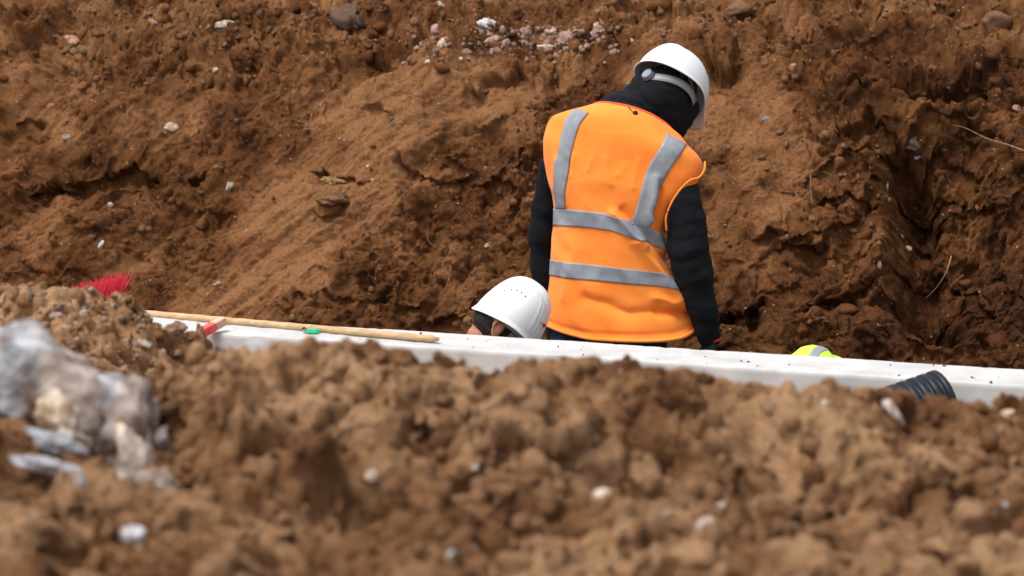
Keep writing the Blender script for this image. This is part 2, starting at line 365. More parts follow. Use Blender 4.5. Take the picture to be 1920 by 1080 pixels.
    dry_tone = np.clip(chute*.9+soft*.45+soft2*.7+chute2*.7+top*.15-right*.35*(1-soft)*(1-top)+.1*vn2(S*3, Wv*3, 9)-.25*np.exp(-(polydist(u, v, [(120, 330), (280, 300), (480, 260)])/70)**2)-.3*ss(480, 640, v)*(1-chute), -1, 1.2)  # paler dry scraped bands; tone darker at right, left overhang and lower face
    me = np_mesh('bank', P.reshape(-1, 3), grid_faces(*S.shape), {'dry_tone': dry_tone})
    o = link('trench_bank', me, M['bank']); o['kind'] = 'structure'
    return P, u, v, dict(top=top, rough=rough, right=right, amp=amp, N=Nv)
BP, bu, bv, BM = build_bank()

# ---- near side: spoil mound between the camera and the wall, ground around it
CREST_Y, RIDGE_Y = 5.1, 7.2
cu = [-400, 0, 250, 320, 390, 430, 560, 640, 700, 760, 790, 825, 860, 915, 960, 1020, 1100, 1180, 1260, 1330, 1400, 1480, 1560, 1650, 1720, 1800, 1850, 1885, 1920, 2300]
cv = [700, 700, 705, 690, 662, 650, 640, 634, 640, 655, 678, 662, 676, 690, 684, 676, 668, 676, 690, 700, 716, 722, 718, 730, 740, 748, 758, 738, 746, 750]
ru = [-400, 0, 60, 130, 200, 240, 275, 300, 330, 370, 410, 450]; rv = [525, 531, 533, 538, 543, 552, 578, 604, 614, 628, 655, 700]
def build_mound():
    xs = spaced([(-40, -5, 1.2), (-5, -1.7, .06), (-1.7, 1.35, .0062), (1.35, 5, .06), (5, 40, 1.2)])
    ys = spaced([(-20, 1, 1.), (1, 3.3, .05), (3.3, 5.6, .0062), (5.6, 6, .02), (6, 7.8, .008), (7.8, 11.5, .08)])
    X, Y = np.meshgrid(xs, ys)
    uc = 960+FPX*X/(np.maximum(Y, 1)*cp+.2)
    def zat(vv, YY): return CAMZ+(-FPX*sp+(540-vv)*cp)/(FPX*cp+(540-vv)*sp)*YY
    zc = zat(np.interp(uc, cu, cv), CREST_Y)-.035
    yb = np.array([1.6, 2.4, 3.2, 3.9, 4.5, CREST_Y]); near = np.zeros_like(X)
    t = np.clip((Y-3.0)/(CREST_Y-3.0), 0, 1)
    near = (.40+.17*ss(0, .45, t))*(1-ss(.25, 1, t))+zc*ss(.25, 1, t)
    near = .0+(near)*ss(1.7, 3.1, Y)
    beyond = zc-.62*np.maximum(Y-CREST_Y-.05, 0)-.5*np.maximum(Y-CREST_Y-.05, 0)**2
    z1 = np.where(Y > CREST_Y, beyond, near)
    zr = zat(np.interp(uc, ru, rv), RIDGE_Y)-.015
    inR = 1-ss(400, 500, uc)
    plate = np.where(Y < RIDGE_Y, zr-.10*np.maximum(RIDGE_Y-Y, 0), zr-.9*(Y-RIDGE_Y))
    z2 = np.where(uc < 520, plate, -2)*1.0
    z2 = np.where(Y > 5.3, z2-2*(1-(1-ss(380, 470, uc))), -2)
    g = -.22+.0*X
    Z = np.maximum(np.maximum(z1, z2), g)
    far = ss(3, 9, np.abs(X)); Z = Z*(1-far)+g*far*ss(6, 7, Y)*1.0+(0*Z)
    P = np.stack([X, Y, Z], -1); u, v = proj(P)
    wx = X+.02*fbm2(X*12, Y*12, 3, 211); wy = Y+.02*fbm2(X*12+5, Y*12, 3, 212)
    act = ss(1.5, 3., Y)
    cr = np.exp(-((Y-CREST_Y)/.35)**2)       # keep the drawn crest
    h = (.05-.03*cr)*fbm2(X*2.6, Y*2.6, 3, 221)+.035*fbm2(X*7, Y*7, 4, 231)
    h += lumps(wx, wy, .19, 241, .6)*.5*(1-.5*cr)+lumps(wx, wy+.5, .085, 251, .6)*.6+lumps(wx+.4, wy, .035, 261, .5)*.6+lumps(wx, wy, .018, 271, .4)*.6
    h -= .06*ss(.2, .8, fbm2(wx*5, wy*5, 3, 281)); h += .005*fbm2(X*60, Y*60, 3, 291)
    for pts, am, rx, ry in [([(1165, 885), (1240, 880)], -.10, 55, 26), ([(1400, 870), (1480, 900)], -.07, 60, 34), ([(1580, 930)], -.08, 48, 34),
        ([(1230, 1020), (1260, 1040)], -.05, 40, 24), ([(830, 850), (800, 860)], -.05, 30, 20), ([(880, 900)], -.045, 34, 16), ([(740, 810)], .045, 44, 55),
        ([(940, 740), (1010, 745)], -.05, 50, 22), ([(310, 940)], -.06, 40, 22), ([(600, 1050), (560, 1055)], -.035, 40, 16), ([(380, 880)], -.05, 60, 50),
        ([(1000, 905)], .04, 60, 26), ([(1460, 800)], .05, 90, 50), ([(600, 905)], .03, 60, 40), ([(1450, 1050)], -.06, 30, 30), ([(170, 885)], -.03, 60, 20),
        ([(560, 700), (480, 690)], -.035, 60, 20), ([(1750, 1000)], .04, 100, 40)]:
        h += 1.15*am*np.exp(-polydist(u, v, pts, rx, ry)**2)*(Y < CREST_Y+.2)
    h *= act*(.15+.85*(1-ss(1.9, 3, np.abs(X))))
    P[..., 2] += h
    tilt = .55                                # lumps lean towards the viewer's side of the heap: overhang
    P[..., 1] -= np.clip(h, -.1, .1)*tilt; P[..., 0] += .012*fbm2(wx*16, wy*16, 3, 301)*act
    Nn = normals(P); Nn *= np.sign(Nn[..., 2:3]+1e-9); fk = act*(1-ss(1.7, 2.5, np.abs(X)))*ss(2.8, 3.3, Y)
    P = P+Nn*(fk*(.012*fbm3(P, 13, 4, 751, .55)+.007*(.3-np.abs(fbm3(P, 24, 2, 761)))))[..., None]
    # settle the heap so that its crest keeps the height it has in the picture
    for lo_, hi_, tu, tv, umax in ((4.3, 6.0, cu, cv, 3000), (6.05, 7.9, ru, rv, 470)):
        for _ in range(2):
            m_ = (Y > lo_) & (Y < hi_); uu, vv = proj(P); bins = np.arange(-300, 2260, 12); cen = (bins[:-1]+bins[1:])/2
            b_i = np.digitize(uu[m_], bins)-1; vb = np.full(len(bins)+1, 1e4); ok = (b_i >= 0) & (b_i < len(cen)); np.minimum.at(vb, b_i[ok], vv[m_][ok])
            vmin = vb[:len(cen)]; good = vmin < 9e3; vmin = np.interp(cen, cen[good], vmin[good])
            dv = vmin-np.interp(cen, tu, tv); kk = np.hanning(11); kk /= kk.sum(); dvs = np.clip(np.convolve(np.pad(dv, 5, 'edge'), kk, 'valid'), -60, 60)
            cor = np.interp(uc, cen, dvs)*Y/FPX*(1 if lo_ > 6 else ss(3.6, 4.6, Y))*(1 if umax > 999 else 1-ss(330, 430, uc))
            w_ = ss(5.7, 6.1, Y); w_ = (w_ if lo_ > 6 else 1-w_)
            P[..., 2] += cor*w_
    # stay out of the concrete wall and the trench behind it
    qq = (P[..., 0]-An[0])*e2n[0]+(P[..., 1]-An[1])*e2n[1]
    over = qq > -.20
    P[..., 2] = np.where(qq > -.30, np.minimum(P[..., 2], -.22), P[..., 2])
    sh = np.where(over, qq+.20, 0)
    P[..., 0] -= sh*e2n[0]; P[..., 1] -= sh*e2n[1]; P[..., 2] -= np.clip(sh, 0, 1)*.9
    dry_tone = np.clip(.35+.5*vn2(X*4, Y*4, 305)-.35*np.exp(-polydist(u, v, [(400, 700), (760, 660)], 60, 40)**2), -1, 1)
    me = np_mesh('mound', P.reshape(-1, 3), grid_faces(*X.shape), {'dry_tone': dry_tone})
    o = link('spoil_ground', me, M['mound']); o['kind'] = 'structure'
    return P, X, Y
MP, MX, MY = build_mound()

# lookup: the surface point seen at a pixel
class Look:
    def __init__(s, P):
        s.P = P.reshape(-1, 3); u, v = proj(s.P); k = (u > -150) & (u < 2080) & (v > -60) & (v < 1150); s.P = s.P[k]; s.u = u[k]; s.v = v[k]
        s.d = s.P[:, 1]
    def __call__(s, u, v, r=4):
        k = (np.abs(s.u-u) < r) & (np.abs(s.v-v) < r)
        if not k.any(): return s(u, v, r*2.5)
        i = np.where(k)[0]; d = s.d[i]; m = d < d.min()+.08
        i = i[m]; return Vector(s.P[i].mean(0))
bankat = Look(BP); moundat = Look(MP)

# ---- concrete wall
def build_wall():
    T, s0, s1 = .245, -5.0, 6.0
    ss_ = np.arange(s0, s1, .012); ring = []
    zt = np.r_[np.linspace(-1.25, -.1, 12), np.linspace(-.095, -.006, 10)]
    for q, z in [(-T, zz) for zz in zt]+[(-T+.004, -.0015)]+[(-T+x, 0) for x in np.linspace(.012, T-.012, 18)]+[(-.004, -.0015), (0, -.006)]+[(0, zz) for zz in zt[::-1][1:]]:
        ring.append((q, z))
    ring = np.array(ring); S, K = np.meshgrid(ss_, np.arange(len(ring)), indexing='ij')
    Q = ring[K, 0]; Z = ring[K, 1].copy()
    topm = Z > -.003; edge = (Z > -.02)
    Z = Z+edge*(.0013*fbm2(S*5, Q*9, 4, 401)-.0016*ss(.35, .7, fbm2(S*30, Q*30, 2, 402)))
    Qn = Q+np.where(Q < -T+.006, -1, 1)*(.0008*fbm2(S*5, Z*8, 3, 403))*(~topm)-np.where(Q < -T+.01, -1, 1)*.003*ss(.5, .8, fbm2(S*11, S*0, 3, 405))*edge*(~topm)
    P = An+S[..., None]*e1n+Qn[..., None]*e2n; P[..., 2] = Z
    me = np_mesh('wall', P.reshape(-1, 3), grid_faces(*S.shape))
    # end caps
    bm = bmesh.new(); bm.from_mesh(me); bm.verts.ensure_lookup_table(); n = len(ring)
    bm.faces.new([bm.verts[i] for i in range(n)][::-1]); bm.faces.new([bm.verts[len(bm.verts)-n+i] for i in range(n)])
    bmesh.ops.recalc_face_normals(bm, faces=bm.faces); bm.to_mesh(me); bm.free()
    o = link('concrete_wall', me, M['concrete'], None, False)
    tag(o, 'long pale grey cast concrete wall top running across the trench behind the dirt mound', 'wall'); recentre(o)
build_wall()
m = M['concrete']; b = m.node_tree.nodes['Principled BSDF']     # pores and pale trowel wash
vo = N(m, 'ShaderNodeTexVoronoi', Scale=38.); tc = N(m, 'ShaderNodeTexCoord'); L(m, tc.outputs['Object'], vo.inputs['Vector'])
vc = N(m, 'ShaderNodeSeparateColor'); L(m, vo.outputs['Color'], vc.inputs[0])
g1 = N(m, 'ShaderNodeMath', operation='GREATER_THAN'); g1.inputs[1].default_value = .93; L(m, vc.outputs[0], g1.inputs[0])
g2 = N(m, 'ShaderNodeMath', operation='LESS_THAN'); g2.inputs[1].default_value = .12; L(m, vo.outputs['Distance'], g2.inputs[0])
g3 = N(m, 'ShaderNodeMath', operation='MULTIPLY'); L(m, g1.outputs[0], g3.inputs[0]); L(m, g2.outputs[0], g3.inputs[1])
old = b.inputs['Base Color'].links[0].from_socket
mx = N(m, 'ShaderNodeMix', data_type='RGBA'); mx.inputs[7].default_value = (.16, .13, .11, 1)
L(m, g3.outputs[0], mx.inputs[0]); L(m, old, mx.inputs[6])
n5 = N(m, 'ShaderNodeTexNoise', Scale=2.5, Detail=6.); L(m, tc.outputs['Object'], n5.inputs['Vector'])
r5 = N(m, 'ShaderNodeMapRange'); r5.inputs['From Min'].default_value = .5; r5.inputs['From Max'].default_value = .75; r5.inputs['To Max'].default_value = .45; L(m, n5.outputs['Fac'], r5.inputs['Value'])
mx5 = N(m, 'ShaderNodeMix', data_type='RGBA'); mx5.inputs[7].default_value = (.58, .44, .36, 1)
L(m, r5.outputs[0], mx5.inputs[0]); L(m, mx.outputs[2], mx5.inputs[6]); L(m, mx5.outputs[2], b.inputs['Base Color'])

# ------------------------------------------------------------------ soil crumbs (stuff)
def ico(sub=1):
    bm = bmesh.new(); bmesh.ops.create_icosphere(bm, subdivisions=sub, radius=1); bm.verts.ensure_lookup_table()
    V = np.array([v.co[:] for v in bm.verts]); F = np.array([[v.index for v in f.verts] for f in bm.faces]); bm.free(); return V, F
IV, IF = ico(2); IV3, IF3 = ico(4)
def crumbs(name, pts, rmin, rmax, matl, seed, parent=None, power=3.2):
    rg = np.random.RandomState(seed); n = len(pts); r = rmin+(rmax-rmin)*rg.rand(n)**power
    V = np.repeat(IV[None], n, 0).copy()
    V *= (1+.28*(rg.rand(n, len(IV), 1)-.5)); V *= (.6+.6*rg.rand(n, 1, 3))
    for _ in range(3):        # chop facets
        d = rg.randn(n, 1, 3); d /= np.linalg.norm(d, axis=2, keepdims=True); cut = .45+.3*rg.rand(n, 1, 1)
        k = (V*d).sum(2, keepdims=True); V -= d*np.maximum(k-cut, 0)
    V = V*r[:, None, None]+pts[:, None, :]
    F = (IF[None]+(np.arange(n)*len(IV))[:, None, None]).reshape(-1, 3)
    me = np_mesh(name, V.reshape(-1, 3), F); o = link(name, me, matl); o['kind'] = 'stuff'; return o
rg = np.random.RandomState(3)
Pf = BP.reshape(-1, 3); uf, vf = proj(Pf); topf, ampf = BM['top'].ravel(), BM['amp'].ravel(); clf = ss(-.1, .5, fbm2(Pf[:, 0]*3, Pf[:, 2]*3, 3, 500))
k = np.where((uf > -250) & (uf < 2170) & (vf > -40) & (vf < 700) & (Pf[:, 2] > -.5))[0]
pw = (.06+ampf[k]*clf[k]*1.2+topf[k]*2.2)
idx = rg.choice(k, 9000, p=pw/pw.sum(), replace=False)
crumbs('soil_crumbs', Pf[idx]+np.array([0, 0, .001]), .0022, .022, M['crumb'], 1, power=4.5)
Mf = MP.reshape(-1, 3); k = np.where((Mf[:, 1] > 3.3) & (Mf[:, 1] < 7.7) & (np.abs(Mf[:, 0]) < 1.6) & (Mf[:, 2] > .1))[0]
idx = rg.choice(k, 6500, replace=False)
crumbs('loose_crumbs', Mf[idx], .003, .024, M['crumb2'], 2, power=3.5)
k = np.where((uf > -250) & (uf < 2170) & (vf > -40) & (vf < 640) & (Pf[:, 2] > -.4))[0]; pw = .02+topf[k]*1.2+.35*BM['right'].ravel()[k]*ampf[k]*clf[k]
crumbs('clod_rubble', Pf[rg.choice(k, 900, p=pw/pw.sum(), replace=False)], .008, .042, M['bank'], 41, power=2.6)
lw = np.array([(A+e1*rg.uniform(-3, 3)+e2*(-.235*rg.rand()**.6-.005))[:] for _ in range(110)]); lw[:, 2] = .0012
crumbs('wall_crumbs', lw, .001, .0055, M['crumb'], 45, power=3)
# small mixed gravel: uncountable
def gravel(name, P3, matl, seed, rmin, rmax): return crumbs(name, P3, rmin, rmax, matl, seed, power=2.5)
kb = np.where((uf > 700) & (uf < 1160) & (vf > 35) & (vf < 120))[0]
cl = np.exp(-((uf[kb]-1010)/120)**2-((vf[kb]-78)/22)**2)+.04; idx = rg.choice(kb, 620, p=cl/cl.sum(), replace=False)
gravel('pink_gravel', Pf[idx]+np.array([0, -.004, .002]), stone_mat((.31, .19, .15)), 5, .004, .021)
idx = rg.choice(kb, 160, p=cl/cl.sum(), replace=False); gravel('grey_gravel', Pf[idx]+np.array([0, -.004, .002]), stone_mat((.30, .26, .23)), 55, .004, .015)
kb = np.where((uf > -100) & (uf < 2050) & (vf > -20) & (vf < 640))[0]; idx = rg.choice(kb, 260, replace=False)
gravel('pale_grit', Pf[idx], stone_mat((.42, .34, .28)), 6, .0015, .0055)
kl = np.where((Mf[:, 1] > 6) & (Mf[:, 1] < 7.6) & (Mf[:, 0] < -.6) & (Mf[:, 0] > -1.7) & (Mf[:, 2] > .1))[0]
gravel('ridge_gravel', Mf[rg.choice(kl, 500, replace=False)], stone_mat((.36, .26, .21)), 8, .004, .014)
gravel('ridge_grit', Mf[rg.choice(kl, 700, replace=False)], stone_mat((.24, .15, .11)), 9, .004, .018)
kn = np.where((Mf[:, 1] > 3.3) & (Mf[:, 1] < 5.2) & (np.abs(Mf[:, 0]) < 1.1))[0]
gravel('mound_grit', Mf[rg.choice(kn, 260, replace=False)], stone_mat((.45, .36, .3)), 10, .002, .007)

# ------------------------------------------------------------------ stones
def rock(P, w, d, h, col, seed, name='stone', rot=0, roll=0, facets=5, matl=None, parent=None, lump=.22):
    rg = np.random.RandomState(seed); V = IV3.copy()
    for _ in range(facets):
        n = rg.randn(3); n /= np.linalg.norm(n); cut = .62+.25*rg.rand(); kk = V@n; V -= n*np.maximum(kk-cut, 0)[:, None]*.93
    V *= (1+lump*vn3(V, 1.6, seed)+lump*.4*vn3(V, 4.5, seed+9)+lump*.2*vn3(V, 11, seed+19)-lump*.25*np.abs(vn3(V, 6, seed+29)))[:, None]
    V *= np.array([w, d, h])/2
    Mx = np.array(Matrix.Rotation(rot, 3, 'Z')@Matrix.Rotation(roll, 3, 'Y')); V = V@Mx.T
    me = np_mesh(name, V, IF3); o = link(name, me, matl or stone_mat(col), parent); o.location = P
    return o
GB = 'stones embedded in the far bank'
def bstone(u, v, pw_, ph, col, label, cat='stone', roll=0, group=GB, name='stone', seed=None, facets=5, out=0.0, k=None):
    p = bankat(u, v); px = p.y/FPX
    o = rock(p+Vector((0, .15*min(pw_, ph)*px-out, 0)), pw_*px*1.08, min(pw_, ph)*px*1.1, ph*px*1.08, col, seed or int(u*7+v), name, 0, roll, facets)
    tag(o, label, cat, group); return o
BS = [
 (410, 50, 62, 24, (.5, .44, .33), 'flat cream stone with dark underside on the upper left of the bank', 0),
 (132, 77, 28, 22, (.55, .3, .2), 'salmon pink stone near the top left corner of the bank', 0),
 (283, 44, 20, 15, (.42, .26, .2), 'small dull pink pebble between the salmon stone and the flat cream stone', 0),
 (325, 240, 36, 22, (.46, .36, .27), 'pale beige blocky stone stuck in the smooth left part of the bank', 0),
 (405, 130, 12, 9, (.6, .55, .5), 'tiny whitish pebble below the flat cream stone', 0),
 (650, 32, 54, 46, (.09, .06, .045), 'large dark brown rock near the top edge of the bank', 0),
 (678, 44, 30, 28, (.045, .035, .03), 'near black round stone touching the large dark brown rock', 0),
 (825, 10, 18, 14, (.5, .42, .3), 'small cream stone at the top edge above the pink stone', 0),
 (915, 45, 44, 20, (.58, .63, .66), 'pale bluish white flat stone topping the pink gravel patch', .1),
 (820, 58, 26, 26, (.45, .28, .24), 'rounded pink stone left of the bluish white stone', .3),
 (835, 84, 24, 26, (.55, .45, .32), 'cream yellow lumpy stone under the rounded pink stone', .4),
 (927, 73, 38, 14, (.5, .33, .27), 'slanted pinkish beige bar shaped stone below the bluish white stone', -.4),
 (921, 58, 18, 13, (.48, .38, .34), 'small grey pink stone wedged under the bluish white stone', 0),
 (1030, 60, 24, 18, (.55, .4, .32), 'peach coloured pebble on the right half of the gravel patch', 0),
 (1024, 86, 36, 12, (.58, .45, .33), 'thin cream flake stone at the lower edge of the gravel patch', .1),
 (1062, 73, 36, 28, (.36, .24, .21), 'dusky pink angular stone right of the peach pebble', .2),
 (1118, 50, 23, 19, (.6, .46, .27), 'yellowish cream stone at the right end of the gravel patch', 0),
 (1122, 64, 27, 14, (.33, .25, .26), 'mauve grey stone directly under the yellowish cream stone', 0),
 (685, 112, 8, 18, (.7, .38, .26), 'small upright orange pink chip below the dark rock', 0),
 (802, 117, 10, 10, (.62, .6, .56), 'tiny white pebble below the cream yellow lumpy stone', 0),
 (875, 101, 18, 16, (.45, .27, .24), 'small pink pebble left of the grey oval pebble', 0),
 (925, 96, 15, 18, (.33, .31, .3), 'grey oval pebble below the slanted bar shaped stone', 0),
 (985, 60, 26, 22, (.28, .19, .16), 'brownish grey stone in the middle of the gravel patch', 0),
 (950, 80, 16, 20, (.33, .25, .22), 'upright grey brown pebble right of the slanted bar shaped stone', 0),
 (1185, 80, 8, 15, (.5, .42, .36), 'narrow pale chip standing left of the standing worker helmet', 0),
 (1912, 199, 22, 17, (.62, .36, .25), 'peach pink stone at the right edge of the frame', 0),
 (208, 385, 11, 10, (.6, .5, .42), 'small white pebble above the white scrap', 0),
 (432, 352, 14, 20, (.45, .42, .36), 'chalky grey white lump on the streaked slope', .3),
 (690, 312, 6, 7, (.7, .66, .6), 'tiny bright white speck stone right of the ochre clump', 0),
 (1435, 222, 13, 9, (.24, .26, .29), 'small blue grey pebble right of the standing worker shoulder', 0),
 (911, 463, 15, 13, (.45, .3, .17), 'tan pebble above the crouching worker helmet', 0),
 (1650, 500, 9, 26, (.4, .34, .28), 'whitish streaked sliver of stone low in the bucket gouge', .05),
 (1663, 346, 8, 28, (.44, .38, .32), 'long pale sliver of stone high in the bucket gouge', -.12),
 (1716, 268, 40, 28, (.2, .15, .13), 'dull grey flat stone under the overhang of the gouge', 0),
 (1722, 296, 12, 12, (.16, .2, .32), 'small bluish chip below the dull grey flat stone', 0),
 (1832, 386, 9, 20, (.5, .15, .05), 'orange clay chip right of the gouge', 0),
 (1703, 468, 15, 12, (.5, .4, .28), 'cream pebble beside the pale sliver in the gouge', 0),
 (1487, 123, 12, 9, (.38, .25, .22), 'dusty pink pebble below the top right ledge', 0),
 (1650, 70, 12, 10, (.5, .42, .34), 'beige pebble between the top right ledges', 0),
 (863, 112, 9, 8, (.55, .48, .4), 'tiny beige pebble at the left foot of the gravel patch', 0),
 (95, 200, 14, 11, (.3, .2, .15), 'brown pebble on the left smooth patch', 0),
 (125, 262, 18, 16, (.28, .24, .2), 'greenish grey stone above the left overhang', 0),
 (700, 338, 9, 6, (.55, .4, .3), 'small beige chip below the tiny bright white speck', 0),
 (640, 496, 7, 9, (.6, .5, .42), 'small white chip low on the slope left of the crouching worker', 0),
 (735, 228, 16, 18, (.10, .08, .07), 'dark pebble in the small notch left of the standing worker', 0),
 (410, 533, 15, 11, (.45, .32, .26), 'pale pink pebble low on the slope above the broom handle', 0),
 (1868, 50, 56, 60, (.17, .08, .04), 'big brown cracked clod in the top right corner', 0),
 (1390, 20, 50, 36, (.17, .09, .045), 'rounded brown clod at the top edge right of the standing worker', 0),
]
for (u, v, a, b_, c_, lb, ro) in BS: bstone(u, v, a, b_, c_, lb, 'clod' if 'clod' in lb else 'stone', ro, name='soil_clod' if 'clod' in lb else 'stone')
# ochre clump: crumbly cluster in one mesh
p = bankat(628, 340)
o = rock(p+Vector((0, -.01, .0)), .10, .06, .045, (.27, .16, .04), 77, 'ochre_clump', 0, .15, 3, noise_mat('ochre_clay', (.10, .05, .018), (.36, .23, .08), 70, .95, 1., 120, .01), lump=.35)
tag(o, 'yellow ochre crumbly clump sticking out of the middle of the slope', 'clod')
p = bankat(620, 374); o = rock(p+Vector((0, -.02, 0)), .12, .07, .05, (.19, .1, .05), 78, 'soil_clod', 0, -.1, 3, M['crumb'], lump=.4)
tag(o, 'rounded brown clod just below the yellow ochre clump', 'clod')
# white scrap
p = bankat(190, 458); V, F = [], []
o = rock(p+Vector((0, -.01, 0)), .018, .012, .042, (.72, .7, .68), 79, 'plastic_scrap', 0, .5, 2); tag(o, 'crumpled white plastic scrap lying on the left slope', 'scrap')

# stones on the near mound
def mstone(u, v, w_, h_, col, label, roll=0, name='stone', lift=.4, facets=4, seed=None, cat='stone', matl=None, lump=.2, dd=0):
    p = moundat(u, v, 6); px = p.y/FPX
    p = at(u, v, p.y-min(w_, h_)*px*lift*.5+dd)
    o = rock(p, w_*px, min(w_, h_)*px*1.1, h_*px, col, seed or int(u+3*v), name, 0, roll, facets, matl, lump=lump)
    return tag(o, label, cat, 'stones on the near mound')
def mortar(nm, c0, c1, c2, sc):
    m = noise_mat(nm, c0, c2, sc, .9, 1., 50, .008, .36, .62); e = [n for n in m.node_tree.nodes if n.type == 'VALTORGB'][0].color_ramp.elements
    x = e.new(.46); x.color = (*c1, 1); return m
mg = mortar('old_mortar_grey', (.22, .14, .10), (.27, .30, .37), (.46, .50, .58), 22)
mb = mortar('old_mortar_beige', (.26, .15, .08), (.42, .32, .23), (.64, .56, .47), 16)
m = mortar('crumbling_mortar', (.15, .085, .05), (.24, .235, .235), (.44, .44, .45), 20); e_ = m.node_tree
rmp = [n for n in e_.nodes if n.type == 'VALTORGB'][0]; bs_ = e_.nodes['Principled BSDF']
sx_ = N(m, 'ShaderNodeSeparateXYZ'); tc_ = N(m, 'ShaderNodeTexCoord'); L(m, tc_.outputs['Object'], sx_.inputs[0])
nz_ = N(m, 'ShaderNodeTexNoise', Scale=9., Detail=5.); L(m, tc_.outputs['Object'], nz_.inputs['Vector'])
ad_ = N(m, 'ShaderNodeMath', operation='MULTIPLY_ADD'); ad_.inputs[1].default_value = .35; L(m, nz_.outputs['Fac'], ad_.inputs[0]); L(m, sx_.outputs[0], ad_.inputs[2])
mr_ = N(m, 'ShaderNodeMapRange'); mr_.inputs['From Min'].default_value = .13; mr_.inputs['From Max'].default_value = .22; L(m, ad_.outputs[0], mr_.inputs['Value'])
wm_ = N(m, 'ShaderNodeMix', data_type='RGBA', blend_type='MULTIPLY'); wm_.inputs[7].default_value = (1.12, .93, .76, 1)
cm_ = N(m, 'ShaderNodeMix', data_type='RGBA', blend_type='MULTIPLY'); cm_.inputs[0].default_value = 1; cm_.inputs[7].default_value = (.98, .99, 1.03, 1)
L(m, rmp.outputs[0], cm_.inputs[6]); L(m, mr_.outputs[0], wm_.inputs[0]); L(m, cm_.outputs[2], wm_.inputs[6]); L(m, wm_.outputs[2], bs_.inputs['Base Color'])
mm = m
mstone(85, 738, 300, 235, 0, 'largest grey white lump of crumbling mortar at the left edge of the near mound', .5, 'rubble_lump', matl=mm, facets=7, seed=5, lump=.30, cat='rubble')
mstone(225, 790, 190, 190, 0, 'rough beige grey mortar lump overlapping the largest lump on its right', -.3, 'rubble_lump', matl=mm, facets=7, seed=8, lump=.36, cat='rubble', dd=-.01)
mstone(130, 800, 130, 90, 0, 'dirty mortar lump between the largest lump and the flat shard', .9, 'rubble_lump', matl=mb, facets=8, lump=.5, cat='rubble', dd=-.03)
mstone(232, 862, 112, 180, 0, 'pale cream rubble lump tapering to a point below the beige grey lump', -.1, 'rubble_lump', matl=mortar('cream_mortar', (.36, .24, .15), (.55, .46, .37), (.66, .58, .5), 12), facets=8, dd=-.03, cat='rubble', lump=.4)
mstone(40, 760, 44, 64, (.55, .47, .39), 'small cream upright stone at the far left under the bluish grey lump', .1, dd=-.03)
mstone(106, 828, 124, 50, (.36, .38, .42), 'bluish white flat shard lying left of the cream rubble lump', .12, 'shard', facets=14, dd=-.04, lump=.35)
mstone(78, 872, 150, 34, (.38, .39, .42), 'long thin white shard sticking out below the flat bluish white shard', .2, 'shard', facets=14, dd=-.05, lump=.35)
mstone(152, 902, 26, 44, (.45, .45, .48), 'short grey shard propped at the right end of the thin white shard', -.5, 'shard', dd=-.04, facets=12)
mstone(300, 905, 80, 60, (.30, .24, .2), 'grey brown stone right of the cream rubble lump', .2, dd=-.02, facets=8, lump=.4)
mstone(305, 820, 30, 44, (.28, .27, .27), 'small grey stone on the right flank of the beige grey lump', .2, dd=-.03)
mstone(252, 1003, 56, 36, (.60, .61, .64), 'bright white flat stone at the bottom left of the mound', .05, facets=2, seed=11, lump=.1, lift=.7, dd=-.035)
mstone(70, 979, 28, 28, (.6, .6, .62), 'small round white stone left of the bright white flat stone', 0)
mstone(1137, 935, 50, 38, (.78, .66, .54), 'creamy white stone under the dark hollow in the middle of the mound', .2)
mstone(1677, 775, 26, 66, (.66, .58, .5), 'long white stone slanting on the mound below the black pipe', -.55)
mstone(1890, 775, 28, 20, (.68, .52, .36), 'peach cream pebble near the right end of the mound crest', 0)
mstone(1325, 985, 46, 36, (.56, .44, .37), 'pinkish white stone at the lower right of the dark hollow', .2)
mstone(1353, 950, 20, 18, (.56, .48, .42), 'small pale pebble above the pinkish white stone', 0)
mstone(850, 1044, 26, 24, (.5, .5, .48), 'small grey white pebble at the bottom middle of the mound', 0)
mstone(697, 892, 28, 24, (.6, .48, .38), 'pale peach pebble left of the middle of the mound', 0)
mstone(890, 878, 14, 16, (.55, .5, .44), 'tiny beige pebble in the middle of the mound', 0)
mstone(1547, 757, 18, 16, (.52, .43, .36), 'pale pebble left of the long slanting white stone', 0)
mstone(1235, 985, 24, 24, (.33, .33, .36), 'bluish grey pebble left of the pinkish white stone', 0)
mstone(1890, 950, 30, 16, (.42, .44, .45), 'grey pebble at the right edge of the mound', .3)
mstone(740, 815, 62, 90, (.36, .25, .16), 'big tan clod with a dark gap on its right side', .25, 'soil_clod', matl=M['crumb2'], cat='clod', lump=.3)
mstone(955, 905, 130, 50, (.36, .25, .16), 'wide pale brown clod in the middle of the mound', 0, 'soil_clod', matl=M['crumb2'], cat='clod', lump=.3)
mstone(20, 560, 22, 18, (.5, .38, .3), 'pale stone on the gravel ridge at the left edge', 0)
mstone(105, 592, 26, 16, (.42, .33, .28), 'flat beige stone on the gravel ridge above the bluish grey lump', .1)
mstone(268, 645, 30, 22, (.5, .42, .34), 'cream stone where the gravel ridge meets the dark mound crest', .3)
mstone(330, 615, 40, 24, (.26, .16, .11), 'reddish brown clod at the right end of the gravel ridge', 0, 'soil_clod', cat='clod', lump=.3)

